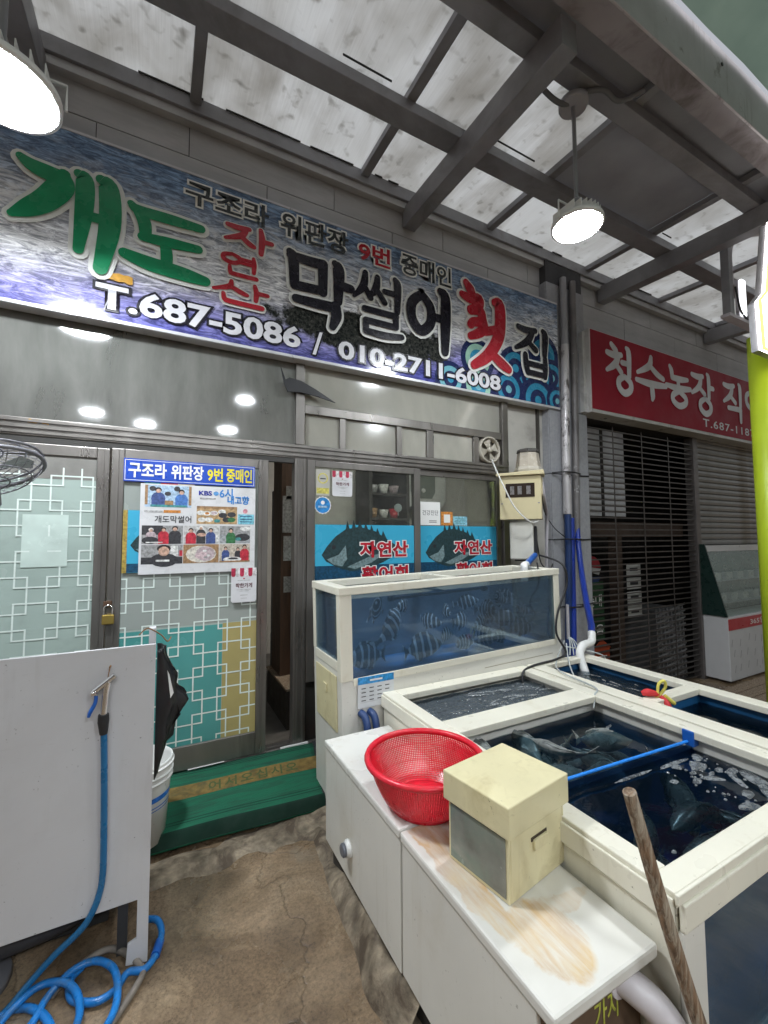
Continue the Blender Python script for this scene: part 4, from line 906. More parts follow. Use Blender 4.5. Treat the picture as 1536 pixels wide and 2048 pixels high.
annulus(1.117, 1.965, .032, .042, yW-.0006, (1, 2, 1, 3)).make('round_band', C('dullyellow', (.50, .45, .10)), t, flat=True); MB().rect(1.095, 1.14, 1.958, 1.966, yW-.0008).make('cigarette', INK, t, flat=True)
good_notice(1.195, 1.365, 1.83, 2.03, yW-.002, 'red-awning shop notice in the upper corner of the left window')
bd = T('round_badge', 'round blue scalloped sticker on the left window sash', 'sticker', (1.117, yW, 1.75))
p = []
for k in range(48): a = 2*math.pi*k/48; r = .066+(.005 if k % 3 == 0 else 0); p.append((1.117+r*math.cos(a), 1.755+r*math.sin(a)))
MB().prism(p, yW, yW+.0015).make('sheet', PAPER, bd); MB().ell(1.117, 1.755, .061, .061, yW-.0006, 30).make('blue_disc', C('badgeblue', (.02, .20, .50)), bd, flat=True)
MB().rect(1.08, 1.154, 1.735, 1.75, yW-.001).make('print_line', LBL, bd, flat=True); MB().ell(1.117, 1.775, .016, .016, yW-.001, 12).make('star', PAPER, bd, flat=True)
t = sheet('handwritten_notice', 'white sheet with handwritten lettering standing on the right fish poster', 2.03, 2.24, 1.612, 1.818, -.021, PAPER); lettering('건강진단', 2.05, 2.22, 1.70, 1.745, -.0218, INK, t, .0)
MB().rect(2.12, 2.2, 1.648, 1.653, -.0218).make('print_line', INK, t, flat=True); MB().rect(2.12, 2.2, 1.635, 1.640, -.0218).make('print_line', INK, t, flat=True)
t = sheet('small_card', 'small orange and white card beside the handwritten sheet', 2.25, 2.378, 1.612, 1.735, -.021, ORG); MB().rect(2.28, 2.35, 1.635, 1.71, -.0216).make('white_block', PAPER, t, flat=True)
t = sheet('small_card', 'small pale blue card next to the orange card', 2.385, 2.545, 1.612, 1.695, -.021, C('paleblue', (.25, .50, .60)));
for z in (1.63, 1.65, 1.67): MB().rect(2.41, 2.52, z, z+.006, -.0216).make('print_line', TEALC, t, flat=True)
dl = T('window_dial', 'small round white dial hung inside the left window', 'dial', (1.776, -.02, 1.7))
MB().lathe([(.033, 0), (.036, .004), (.036, .012)], (1.80, -.034, 1.755), 'y', 20).make('face', PAPER, dl); MB().tube([(1.80, -.03, 1.72), (1.80, -.03, 1.69)], .006, smooth=False).make('stem', PAPER, dl)

# ================================================================== INSIDE THE ROOM
wh = T('water_heater', 'white wall water heater with grey control panel inside the window', 'heater', (3.42, 2.3, 2.0))
MB().prism([(3.32, 1.95), (3.92, 1.95), (4.0, 2.05), (4.0, 2.75), (3.92, 2.85), (3.32, 2.85), (3.24, 2.75), (3.24, 2.05)], 2.3, 2.58).make('casing', M('heater_white', (.60, .60, .58), .3), wh, bevel=.03)
MB().prism([(3.40, 2.1), (3.72, 2.1), (3.78, 2.2), (3.78, 2.6), (3.72, 2.68), (3.40, 2.68), (3.34, 2.6), (3.34, 2.2)], 2.29, 2.2995).make('control_panel', M('heater_grey', (.20, .22, .20), .4), wh)
for z in (2.22, 2.5): MB().lathe([(.03, -.02), (.035, 0)], (3.56, 2.29, z), 'y', 14).make('knob', WHITEP, wh)
sf = T('kitchen_shelf', 'dark open shelf packed with dishes inside the shop', 'shelf', (2.9, 2.2, .9))
MB().box(2.55, 2.6, 2.1, 2.55, .0, 2.5).make('side_board', DARKROOM, sf); MB().box(3.15, 3.2, 2.1, 2.55, .0, 2.5).make('side_board', DARKROOM, sf); MB().box(2.6, 3.15, 2.5, 2.55, .0, 2.5).make('back_board', DARKROOM, sf)
for z in (1.35, 1.75, 2.1, 2.45): MB().box(2.6, 3.15, 2.1, 2.5, z, z+.03).make('shelf_board', DARKROOM, sf)
for k in range(9):
    z = (1.38, 1.78, 2.13)[k//3]; x = 2.68+.17*(k % 3); c = (REDC, WHT, TEALC, BRN, WHT, REDC, GRY, WHT, PNK)[k]
    MB().lathe([(.05, 0), (.075, .12+.02*(k % 2)), (.07, .125)], (x, 2.25, z), n=12).make('bowl', c, sf)
cb = T('brown_cabinet', 'brown wooden door post with papers taped on inside the doorway', 'cabinet', (1.05, .8, 0))
MB().box(.96, 1.12, .6, .9, -.02, 2.3).make('post', M('brown_wood', (.085, .045, .025), .6, 0, .3, 3, stretch=(8, 8, 1)), cb)
for z0, z1, x0 in ((1.55, 1.88, .97), (1.30, 1.52, .98), (1.85, 1.97, 1.0), (1.02, 1.16, .985)): MB().box(x0, x0+.13, .595, .599, z0, z1).make('taped_paper', C('greypaper', (.33, .33, .31)), cb)
MB().tube([(1.125, .58, 1.5), (1.12, .58, 1.3), (1.15, .58, 1.0), (1.17, .58, .85), (1.16, .58, .7)], .006).make('wall_cable', M('white_cable', (.62, .62, .6), .5), label='thin white cable hanging inside the doorway', cat='cable')
ds = T('dark_rack', 'dark rack with stacked boxes inside the doorway', 'rack', (1.2, 1.3, 0))
for x in (1.06, 1.36): MB().box(x, x+.03, 1.0, 1.4, 0, 2.0).make('upright', BLACK, ds)
for k, z in enumerate((.5, .9, 1.2, 1.55, 1.8)): MB().box(1.09, 1.36, 1.0, 1.4, z, z+.03).make('rack_shelf', BLACK, ds)
for k, (x, z, w_, h_, c) in enumerate(((1.12, .93, .16, .25, WHT), (1.11, 1.23, .2, .1, NAVY), (1.11, 1.36, .2, .08, DRK), (1.12, 1.58, .14, .15, GRY), (1.13, 1.83, .1, .12, WHT))): MB().box(x, x+w_, 1.02, 1.2, z, z+h_).make('box', c, ds)
st = T('inner_step', 'worn wooden step just inside the open doorway', 'step', (.9, .4, 0))
MB().box(.93, 1.8, .25, .95, -.02, .28).make('body', M('brown_step', (.04, .032, .025), .6), st); MB().box(.92, 1.8, .24, .95, .281, .30).make('tread', WOOD, st, bevel=.004)
# ceiling strip lamp in the room
cl = T('strip_lamp', 'white strip lamp on the ceiling inside the shop', 'lamp', (2.5, .24, 3.1))
MB().box(1.7, 3.4, .14, .34, 3.15, 3.199).make('casing', WHITEP, cl); MB().box(1.72, 3.38, .16, .32, 3.13, 3.149).make('diffuser', EM('room_lamp', (1, .96, .88), 75), cl)
# dark pointed cut-out standing in for a shadow on the upper glass
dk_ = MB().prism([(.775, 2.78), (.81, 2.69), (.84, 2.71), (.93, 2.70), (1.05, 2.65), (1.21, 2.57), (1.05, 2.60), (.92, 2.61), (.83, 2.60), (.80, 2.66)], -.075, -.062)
dk_.make('shadow_cutout', BLACK, label='dark pointed cut-out standing in for a shadow across the upper mullion', cat='shadow cut-out')
# exhaust fan in the transom
ef = T('exhaust_fan', 'grimy round exhaust fan in the last transom opening', 'fan', (2.81, -.03, 2.36))
GRIM = M('grimy_plastic', (.40, .37, .31), .5, 0, .2, 8, dirt=(.14, .11, .08), dscale=7)
MB().lathe([(.128, .02), (.128, -.03), (.115, -.035), (.112, .0), (.112, .02)], (2.81, -.03, 2.345), 'y', 28, ends=False).make('ring', GRIM, ef)
MB().box(2.69, 2.972, .0, .02, 2.213, 2.461).make('backing', M('fan_backing', (.20, .18, .15), .7), ef)
for k in range(4):
    a = R(20+90*k); v = []
    for r in (.03, .07, .105):
        for s_ in (-.42, .42): v.append((2.81+r*math.cos(a+s_), -.045+.02*s_, 2.345+r*math.sin(a+s_)))
    MB().add(v, [(0, 1, 3, 2), (2, 3, 5, 4)]).make('blade', GRIM, ef, flat=True)
MB().lathe([(.03, .0), (.028, -.02), (.012, -.028)], (2.81, -.04, 2.345), 'y', 16).make('hub', GRIM, ef)

# ================================================================== FISH TANKS
W_DARK = WATER('dark_tank_water', (.55, .70, .76), (.02, .05, .08), .07, .16, 5, .02)
W_CHOP = WATER('choppy_tank_water', (.45, .58, .62), (.17, .20, .225), .42, .9, 13, .03, (1, 2.2, 1))
W_AQ = WATER('aquarium_water', (.76, .83, .90), (.30, .36, .45), .36, .03, 3, .01, ior=1.04)
TGLASS = GLASS('tank_glass', tint=(.80, .90, .96), dust=(.30, .36, .42), d0=.01, d1=.09, rough=.03, scale=4, refl=.55)
def bx(name, parent, mat, *b, bevel=.004, local=False): return MB().box(*b).make(name, mat, parent, bevel=bevel, local=local)

# --- long double tank, near part
ta = T('holding_tank', 'cream PVC holding tank full of dark fish, nearest the camera', 'fish tank', (1.7, -1.75, -.15))
ZR = .61
bx('rim', ta, PVC, 1.162, 1.240, -2.475, -.955, ZR-.035, ZR)                  # left long rim
bx('rim', ta, PVC, 2.185, 2.272, -2.475, -.955, ZR-.035, ZR)                  # right long rim
bx('rim', ta, PVC, 1.2405, 2.1845, -1.045, -.955, ZR-.035, ZR-.0005)
bx('rim', ta, PVC, 1.2405, 2.1845, -1.575, -1.435, ZR-.035, ZR-.0005)          # crossbar
bx('rim', ta, PVC, 1.162, 2.272, -2.545, -2.4755, ZR-.035, ZR+.001)
bx('rim_strip', ta, PVC, 1.152, 1.1615, -2.54, -.955, ZR-.075, ZR-.012)
bx('rim_strip', ta, PVC, 1.165, 2.272, -2.562, -2.5455, ZR-.085, ZR-.018); bx('rim_ledge', ta, PVC, 1.150, 2.272, -2.556, -2.5455, ZR-.0175, ZR+.008, bevel=.003)
bx('side_panel', ta, PVC, 1.168, 1.20, -2.54, -.96, -.02, ZR-.036)
bx('side_panel', ta, PVC, 2.24, 2.27, -2.54, -.96, -.02, ZR-.036)
bx('back_panel', ta, PVC, 1.20, 2.24, -.985, -.96, -.02, ZR-.036)
bx('corner_post', ta, PVC_W, 1.166, 1.262, -2.556, -2.541, -.02, ZR-.0865)
bx('front_sill', ta, PVC, 1.2625, 2.27, -2.556, -2.541, -.02, .10)
bx('tank_floor', ta, TANKBLUE, 1.2, 2.24, -2.53, -.985, -.02, .02, bevel=0)
for b in ((1.2005, 1.215, -2.53, -.986), (2.225, 2.2395, -2.53, -.986)): bx('lining', ta, TANKBLUE, b[0], b[1], b[2], b[3], .021, ZR-.10, bevel=0)
for b in ((1.2005, 1.215, -2.53, -.986), (2.225, 2.2395, -2.53, -.986)): bx('splash_strip', ta, PVC_W, b[0], b[1]+.0, b[2], b[3], ZR-.0995, ZR-.036, bevel=0)
bx('partition', ta, TANKBLUE, 1.216, 2.224, -1.53, -1.48, .021, ZR-.10, bevel=0); bx('splash_strip', ta, PVC_W, 1.216, 2.224, -1.53, -1.48, ZR-.0995, ZR-.036, bevel=0)
bx('lining', ta, TANKBLUE, 1.216, 2.224, -1.0, -.9855, .021, ZR-.08, bevel=0)
MB().box(1.2625, 2.239, -2.552, -2.544, .10, ZR-.086).make('front_glass', TGLASS, ta)
MB().rect(1.216, 2.224, .02, ZR-.095, -2.5405).make('front_water', WATER('front_water_face', (.60, .82, .95), (.03, .27, .52), .50, .02, 3, .01, ior=1.04), ta, flat=True)
def water(x0, x1, y0, y1, z, mat, parent, amp=.002, n=26):
    v = []; nx_, ny_ = n, max(6, int(n*(y1-y0)/(x1-x0)))
    for j in range(ny_+1):
        for i in range(nx_+1):
            x, y = x0+(x1-x0)*i/nx_, y0+(y1-y0)*j/ny_
            v.append((x, y, z+amp*(noise.noise(Vector((x*9, y*11, 3)))+.5*noise.noise(Vector((x*23, y*27, 8))))))
    return MB().add(v, [(j*(nx_+1)+i, j*(nx_+1)+i+1, (j+1)*(nx_+1)+i+1, (j+1)*(nx_+1)+i) for j in range(ny_) for i in range(nx_)], True).make('water', mat, parent, flat=True)
water(1.216, 2.224, -1.479, -1.001, ZR-.07, W_CHOP, ta, .010, 60)
water(1.216, 2.224, -2.54, -1.531, ZR-.095, W_DARK, ta, .0025, 40)
# blue divider bar with its clip
dv = T('divider_bar', 'blue plastic divider bar across the nearest tank', 'bar', (1.7, -2.03, .6))
MB().tube([(1.216, -1.985, ZR-.052), (2.224, -2.05, ZR-.052)], .0065, smooth=False, n=10).make('rod', M('bright_blue_rod', (.02, .22, .72), .3), dv)
MB().add([(1.216, -1.985, ZR-.07), (2.224, -2.05, ZR-.07), (2.224, -2.05, .03), (1.216, -1.985, .03), (1.216, -1.979, ZR-.07), (2.224, -2.044, ZR-.07), (2.224, -2.044, .03), (1.216, -1.979, .03)], [(0, 1, 2, 3), (7, 6, 5, 4), (0, 4, 5, 1), (3, 2, 6, 7)]).make('net_screen', GLASS('blue_net', tint=(.35, .5, .7), dust=(.01, .05, .14), d0=.1, d1=.2, rough=.3, refl=.2), dv)
MB().box(2.178, 2.2235, -2.075, -2.025, ZR-.07, ZR-.002).make('clip', BLUEP, dv, bevel=.004)
# --- long double tank, far part
tb = T('holding_tank', 'narrow cream holding tank alongside, with the red and yellow ribbon', 'fish tank', (2.6, -1.75, -.2))
bx('rim', tb, PVC, 2.292, 2.40, -2.54, -.955, ZR-.035, ZR); bx('rim', tb, PVC, 2.82, 2.92, -2.54, -.955, ZR-.035, ZR)
bx('rim', tb, PVC, 2.4005, 2.8195, -1.03, -.955, ZR-.035, ZR-.0005); bx('rim', tb, PVC, 2.4005, 2.8195, -1.785, -1.705, ZR-.035, ZR-.0005); bx('rim', tb, PVC, 2.4005, 2.8195, -2.54, -2.46, ZR-.035, ZR-.0005)
for b in ((2.295, 2.325, -2.54, -.96), (2.885, 2.915, -2.54, -.96)): bx('side_panel', tb, PVC, *b, -.2, ZR-.036)
for b in ((2.3255, 2.8845, -.99, -.96), (2.3255, 2.8845, -2.54, -2.51)): bx('end_panel', tb, PVC, *b, -.2, ZR-.036)
for b in ((2.3255, 2.34, -2.5095, -.9905), (2.87, 2.8845, -2.5095, -.9905)): bx('lining', tb, TANKBLUE, *b, -.1, ZR-.0365, bevel=0)
bx('lining', tb, TANKBLUE, 2.3405, 2.8695, -1.0, -.9905, -.1, ZR-.0365, bevel=0); bx('lining', tb, TANKBLUE, 2.3405, 2.8695, -1.765, -1.725, -.1, ZR-.0365, bevel=0)
bx('tank_floor', tb, TANKBLUE, 2.3255, 2.8845, -2.51, -.99, -.12, -.101, bevel=0)
water(2.3405, 2.8695, -1.7245, -1.001, ZR-.085, WATER('rippled_tank_water', (.42, .55, .62), (.05, .075, .095), .2, .5, 10, .03), tb, .006, 40)
water(2.3405, 2.8695, -2.5, -1.7655, ZR-.09, W_DARK, tb, .003, 30)

# --- fish
def fish_mesh(name, Lf, H, Th, mats, bend=0.0):
    secs = [(-.50, .02, .02, .0), (-.44, .20, .35, -.01), (-.34, .55, .75, .0), (-.2, .88, 1, .02), (-.05, 1, 1, .02), (.12, .85, .8, .01), (.26, .5, .45, 0), (.36, .2, .2, 0), (.40, .16, .12, 0)]
    n = 12; v = []; mb = MB()
    for x, h, t_, o_ in secs:
        for q in range(n):
            a = 2*math.pi*q/n; v.append((x*Lf, .5*Th*t_*math.cos(a), o_*Lf+.5*H*h*math.sin(a)))
    f = [(i*n+q, i*n+(q+1) % n, (i+1)*n+(q+1) % n, (i+1)*n+q) for i in range(len(secs)-1) for q in range(n)]
    mb.add(v, f, True)
    def fin(pts):
        k = len(pts); e = .0025
        mb.add([(x*Lf, -e, z*H) for x, z in pts]+[(x*Lf, e, z*H) for x, z in pts], [tuple(range(k)), tuple(range(2*k-1, k-1, -1))]+[(i, (i+1) % k, (i+1) % k+k, i+k) for i in range(k)])
    fin([(.38, .06), (.52, .34), (.47, .0), (.52, -.34), (.38, -.06)])
    fin([(-.22, .44), (-.16, .58), (-.05, .60), (.1, .56), (.22, .44), (.26, .26), (.1, .40)])
    fin([(.02, -.46), (.1, -.56), (.2, -.44), (.24, -.24), (.12, -.36)])
    mb.add([(-.22*Lf, .5*Th*.9, -.05*H), (-.08*Lf, .5*Th+.012, -.22*H), (-.06*Lf, .5*Th+.012, .0), (-.22*Lf, -.5*Th*.9, -.05*H), (-.08*Lf, -.5*Th-.012, -.22*H), (-.06*Lf, -.5*Th-.012, .0)], [(0, 1, 2), (3, 5, 4)])
    mb.v = [(x, y+bend*Lf*((x/Lf+.1)**2*2.2 if x > -.1*Lf else 0), z) for x, y, z in mb.v]
    return mb.mesh(name, mats)
def stripe_mat():
    m, n, o = _new('striped_fish_skin'); p = N(n, 'ShaderNodeBsdfPrincipled'); v = coords(n)
    sx = N(n, 'ShaderNodeSeparateXYZ'); L(n, v, sx.inputs[0])
    a = math_(n, 'ADD', math_(n, 'MULTIPLY', sx.outputs[0], 165), math_(n, 'MULTIPLY', nz(n, v, 14, 2), 2.4))
    s_ = math_(n, 'SINE', a)
    L(n, ramp(n, s_, [(.40, (.045, .05, .06)), (.60, (.70, .70, .74))]), p.inputs['Base Color']); p.inputs['Roughness'].default_value = .35
    L(n, p.outputs[0], o.inputs[0]); return m
SM_ = stripe_mat(); F_STRS = [fish_mesh('striped_fish', .23, .125, .05, SM_, .3), fish_mesh('striped_fish', .25, .118, .045, SM_, -.5), fish_mesh('striped_fish', .21, .125, .05, SM_, 0)]
FSK = M('dark_fish_skin', (.16, .175, .17), .3, 0, .5, 14, dirt=(.27, .28, .26), dscale=9, dlo=.5, dhi=.8)
FSK2 = M('black_fish_skin', (.05, .055, .058), .28, 0, .5, 14, dirt=(.12, .13, .13), dscale=9, dlo=.52, dhi=.85)
F_DRKS = [fish_mesh('dark_fish', .34, .12, .075, FSK, b) for b in (.5, -.4, .1)]; F_BIGS = [fish_mesh('dark_fish', .46, .13, .09, FSK2, b) for b in (.4, -.5, .1)]; F_DRK = F_DRKS[2]
def fish(name, me, loc, yaw, roll, label, group, scale=1, tilt=0):
    o = put(name, me, None, loc, rot=(roll, tilt, yaw)); o.scale = (scale,)*3
    return tag(o, label, 'fish', group)
rnd = random.Random(11)
for k in range(15):
    x = 1.32+.78*rnd.random(); y = -1.95+.36*rnd.random(); z = .34+.16*rnd.random()
    fish('dark_fish', F_DRKS[k % 3], (x, y, z), R(rnd.choice([90, 110, 70, 130, 60, 150, 20, -70, 200])+rnd.uniform(-25, 25)), R(rnd.uniform(-55, 55)), 'grey fish crowding the tank behind the blue divider bar', 'grey fish behind the divider bar', rnd.uniform(.75, 1.05), R(rnd.uniform(-20, 20)))
for k, (x, y, z, yw) in enumerate(((1.62, -2.20, .40, 20), (1.86, -2.22, .43, 10), (1.5, -2.34, .36, 35), (1.75, -2.36, .40, -10), (1.98, -2.36, .38, 25), (1.62, -2.42, .30, 160), (1.95, -2.14, .40, 40), (1.42, -2.20, .33, -30), (2.06, -2.25, .34, 100))):
    fish('dark_fish', F_BIGS[k % 3], (x, y, z), R(yw), R(rnd.uniform(-35, 35)), 'large black fish in the near tank before the blue divider bar', 'black fish in the near tank', rnd.uniform(.8, 1.05), R(rnd.uniform(-8, 8)))
for k, (x, y, z, yw) in enumerate(((2.55, -1.3, .40, 80), (2.68, -1.5, .38, 110), (2.6, -2.05, .42, 95), (2.72, -2.25, .42, 70))):
    fish('dark_fish', F_DRK, (x, y, z), R(yw), 0, 'dim grey fish in the narrow tank alongside', 'grey fish in the narrow tank', .9)
# foam and bubbles on the near water
FOAM = GLASS('white_foam', tint=(1, 1, 1), dust=(.62, .66, .68), d0=.05, d1=.75, rough=.15, scale=38, refl=.6)
mb = MB()
def blob(mb, cx, cy, rx, ry, rot, z, seed, hgt=.004):
    n = 16; c_, s_ = math.cos(rot), math.sin(rot); v = [(cx, cy, z+hgt)]
    for rr in (.6, 1):
        for k in range(n):
            a = 2*math.pi*k/n; e = 1+.35*noise.noise(Vector((math.cos(a)*1.5, math.sin(a)*1.5, seed)))
            px, py = rx*rr*e*math.cos(a), ry*rr*e*math.sin(a); v.append((cx+px*c_-py*s_, cy+px*s_+py*c_, z+(hgt*.9 if rr < 1 else -.001)))
    f = [(0, 1+k, 1+(k+1) % n) for k in range(n)]+[(1+k, 1+n+k, 1+n+(k+1) % n, 1+(k+1) % n) for k in range(n)]
    mb.add(v, f, True)
zf = ZR-.0935
for k, (x, y, rx, ry, ro) in enumerate(((2.08, -2.14, .05, .028, .2), (2.15, -2.10, .04, .02, .4), (1.99, -2.10, .03, .02, 0), (2.12, -2.20, .025, .015, .3), (2.0, -2.16, .02, .012, .2), (2.06, -2.20, .02, .010, .1), (2.02, -2.22, .05, .014, -.6), (2.10, -2.27, .07, .014, .9), (2.16, -2.23, .035, .016, .2), (2.17, -2.30, .07, .035, 1.0), (2.02, -2.34, .035, .02, .3), (1.95, -2.20, .025, .015, .3), (1.86, -2.16, .02, .014, 0), (1.93, -2.38, .05, .02, -.2), (2.10, -2.38, .06, .03, .7), (2.2, -2.4, .02, .06, .2), (1.45, -2.38, .01, .007, 0), (1.72, -2.44, .008, .005, 0), (2.08, -1.72, .05, .01, .3), (1.4, -1.62, .02, .012, .2), (2.0, -2.08, .10, .012, -.05), (1.75, -2.06, .12, .008, -.06))): blob(mb, x, y, rx, ry, ro, zf, k*3.1)
for k in range(60):
    x, y = 1.9+.3*rnd.random(), -2.42+.34*rnd.random(); r_ = rnd.uniform(.003, .009); blob(mb, x, y, r_, r_*.8, 0, zf, k, .003)
mb.make('foam', FOAM, flat=True, kind='stuff', label='white foam patches and bubbles floating on the near tank', cat='foam')
mb = MB()
for k in range(90):
    x, y = 1.24+.94*rnd.random(), -1.42+.36*rnd.random()
    if rnd.random() < .55: r_ = rnd.uniform(.004, .012); blob(mb, x, y, r_, r_*.7, 0, ZR-.063, k, .003)
    elif x > 1.7: blob(mb, x, y, rnd.uniform(.03, .09), .005, rnd.uniform(-.5, .3), ZR-.062, k, .004)
mb.make('foam', FOAM, flat=True, kind='stuff', label='white froth streaks on the churning rear tank water', cat='foam')
mb = MB()
for k in range(26):
    x, y = 2.4+.4*rnd.random(), -1.65+.6*rnd.random(); blob(mb, x, y, rnd.uniform(.01, .07), .006, rnd.uniform(1, 2), ZR-.08, k, .003)
mb.make('foam', FOAM, flat=True, kind='stuff', label='thin froth lines on the narrow tank water', cat='foam')
# ribbon
rb = T('ribbon_tie', 'yellow and red ribbon knotted on the tank crossbar', 'ribbon', (2.46, -1.74, .61))
YR = M('yellow_ribbon', (.62, .55, .10), .5); RR = M('red_cloth', (.50, .02, .025), .6)
MB().tube([(2.47, -1.75, .62), (2.485, -1.75, .68), (2.52, -1.76, .695), (2.53, -1.76, .66), (2.49, -1.75, .62), (2.46, -1.74, .60)], .008).make('loop', YR, rb)
MB().tube([(2.48, -1.75, .625), (2.43, -1.72, .635), (2.41, -1.70, .625)], [.012, .022, .012]).make('knot', RR, rb); MB().tube([(2.48, -1.76, .62), (2.485, -1.79, .585), (2.48, -1.80, .53)], [.010, .020, .024]).make('tail', RR, rb)
MB().tube([(2.50, -1.77, .62), (2.53, -1.79, .59), (2.545, -1.795, .58)], .012).make('tail', YR, rb)
# clear air lines over the rims
AIR = M('clear_air_line', (.45, .48, .48), .25)
for k, (pts, lab) in enumerate((([(2.72, -.93, .72), (2.55, -1.0, .615), (2.35, -1.2, .622), (2.28, -1.5, .622), (2.2, -1.56, .61), (2.16, -1.58, .55)], 'clear air line lying along the tank rims'), ([(2.74, -.93, .70), (2.62, -1.05, .60), (2.52, -1.2, .52), (2.45, -1.4, .48)], 'clear air line dropping into the narrow tank'), ([(2.72, -.92, .68), (2.9, -1.0, .64), (3.0, -1.05, .60), (3.1, -1.0, .5)], 'clear air line trailing off behind the narrow tank'))):
    MB().tube(pts, .005, 6).make('air_line', AIR, label=lab, cat='air line')

# --- tall aquarium
AX, AY, AZ = .931, -.718, -.15
aq = T('aquarium', 'tall cream framed glass aquarium with striped fish below the window', 'aquarium', (AX, AY, AZ), (0, R(-1.5), 0))
def ab(name, mat, *b, bevel=.004): return MB().box(*b).make(name, mat, aq, bevel=bevel, local=True)
LX, D2, ZT, ZG = 1.752, .232, 1.372, .85           # length, half depth, top, sill of the glass
ab('front_panel', PVC_W, 0, LX, -D2, -D2+.02, 0, ZG); ab('back_panel', PVC_W, 0, LX, D2-.02, D2, 0, ZT-.06)
ab('end_panel', PVC_W, 0, .02, -D2+.0205, D2-.0205, 0, .95); ab('end_panel', PVC_W, LX-.02, LX, -D2+.0205, D2-.0205, 0, ZG)
for x0, x1 in ((-.002, .073), (LX-.055, LX+.002)): ab('post', PVC, x0, x1, -D2-.004, -D2+.05, ZG+.0005, ZT-.0455); 
ab('post', PVC, -.002, .045, D2-.045, D2+.002, .95, ZT-.0455); ab('post', PVC, LX-.04, LX+.002, D2-.045, D2+.002, ZG, ZT-.0455)
ab('side_sill', PVC, -.004, .03, -D2+.051, D2-.046, .9, .955)
ab('top_rim', PVC, -.006, LX+.006, -D2-.008, -D2+.055, ZT-.045, ZT); ab('top_rim', PVC, -.006, LX+.006, D2-.055, D2+.004, ZT-.045, ZT)
for x0, x1 in ((-.006, .07), (.80, .86), (LX-.06, LX+.006)): ab('top_rim', PVC, x0, x1, -D2+.0555, D2-.0555, ZT-.044, ZT-.001)
ab('sill_trim', PVC, .073, LX-.055, -D2-.006, -D2-.0005, ZG-.03, ZG+.012, bevel=.003)
GRV = M('groove_shadow_paint', (.30, .27, .20), .6)
ab('panel_joint', GRV, .10, .76, -D2-.001, -D2+.001, .70, .704, bevel=0); ab('panel_joint', GRV, .76, .764, -D2-.001, -D2+.001, .63, .704, bevel=0); ab('panel_joint', GRV, 1.02, 1.66, -D2-.001, -D2+.001, .76, .764, bevel=0)
ab('access_hatch', PVC_Y, -.008, -.001, -D2+.06, D2-.06, .56, .87, bevel=.002); 
hd = MB().box(-.016, -.0085, -.03, .03, .74, .79).make('hatch_pull', PVC_Y, aq, bevel=.003, local=True)
MB().box(.073, LX-.055, -D2+.004, -D2+.010, ZG, ZT-.046).make('front_glass', TGLASS, aq, local=True); MB().box(.004, .009, -D2+.05, D2-.045, .955, ZT-.046).make('side_glass', TGLASS, aq, local=True)
MB().box(LX-.009, LX-.004, -D2+.05, D2-.045, ZG, ZT-.046).make('side_glass', TGLASS, aq, local=True)
AQB = M('aquarium_back', (.13, .18, .25), .5, 0, .5, 2.5, dirt=(.32, .36, .45), dscale=1.5, dlo=.45, dhi=.7)
ab('lining', AQB, .012, LX-.012, D2-.03, D2-.0205, ZG-.05, ZT-.05, bevel=0); ab('tank_floor', M('aq_floor', (.03, .16, .38), .5, 0, .2), .02, LX-.02, -D2+.021, D2-.031, ZG-.06, ZG-.03, bevel=0)
MB().add([(.011, -D2+.0215, ZG-.03), (LX-.011, -D2+.0215, ZG-.03), (LX-.011, -D2+.0215, ZT-.075), (.011, -D2+.0215, ZT-.075), (.011, D2-.032, ZG-.03), (.011, D2-.032, ZT-.075)], [(0, 1, 2, 3), (4, 0, 3, 5)]).make('water_face', W_AQ, aq, local=True, flat=True)
v = []; 
for j in range(11):
    for i in range(41): v.append((.011+(LX-.022)*i/40, -D2+.0215+(2*D2-.0535)*j/10, ZT-.075+.004*noise.noise(Vector((i*.6, j*.7, 2)))))
MB().add(v, [(j*41+i, j*41+i+1, (j+1)*41+i+1, (j+1)*41+i) for j in range(10) for i in range(40)], True).make('water', WATER('aquarium_surface', (.85, .92, .96), (.1, .2, .3), .04, .1, 5, .01), aq, local=True, flat=True)
MB().tube([(.10, -.05, ZG-.02), (.10, -.05, ZT-.08)], .022, smooth=False, n=12).make('riser_pipe', WHITEP, aq, local=True)
ht = MB().tube([(.37, -.15, ZT-.105), (1.12, -.15, ZT-.10)], .009, smooth=False, n=8).make('heater_rod', BLACK, aq, local=True)
for x in (.375, 1.11): MB().lathe([(.016, -.02), (.018, .0), (.016, .02)], (x, -.15, ZT-.104), 'x', 12).make('heater_cap', BLACK, ht, local=True)
mA = Matrix.LocRotScale(Vector((AX, AY, AZ)), aq.rotation_euler, None)
sp = [(.30, -.10, 1.20, 60, 30, 1.15), (.42, -.09, 1.09, -130, 35, 1.3), (.22, -.10, .93, 5, 0, 1.25), (.62, -.10, .93, 165, 8, 1.25), (.86, -.02, 1.12, 80, 0, .8), (1.04, .04, 1.02, 200, 0, .95), (1.20, -.08, 1.10, 75, 5, 1.05), (1.28, -.10, 1.18, 40, 15, .95), (1.16, -.08, .92, 100, 0, 1.0), (1.36, -.06, 1.02, 150, 0, .95), (.95, -.10, .91, 20, 0, .8), (1.44, .0, 1.17, 110, 0, .75), (1.30, -.10, .91, 10, 0, .9), (.74, .0, 1.06, 120, 0, .85), (1.54, -.06, .93, 170, 0, 1.0), (.56, .02, 1.18, 20, 0, .7), (1.50, -.09, 1.07, 30, 10, .85), (1.12, -.09, 1.02, 15, -8, .8), (.80, -.10, .98, 195, 0, .7), (1.02, -.06, 1.17, 150, 12, .75)]
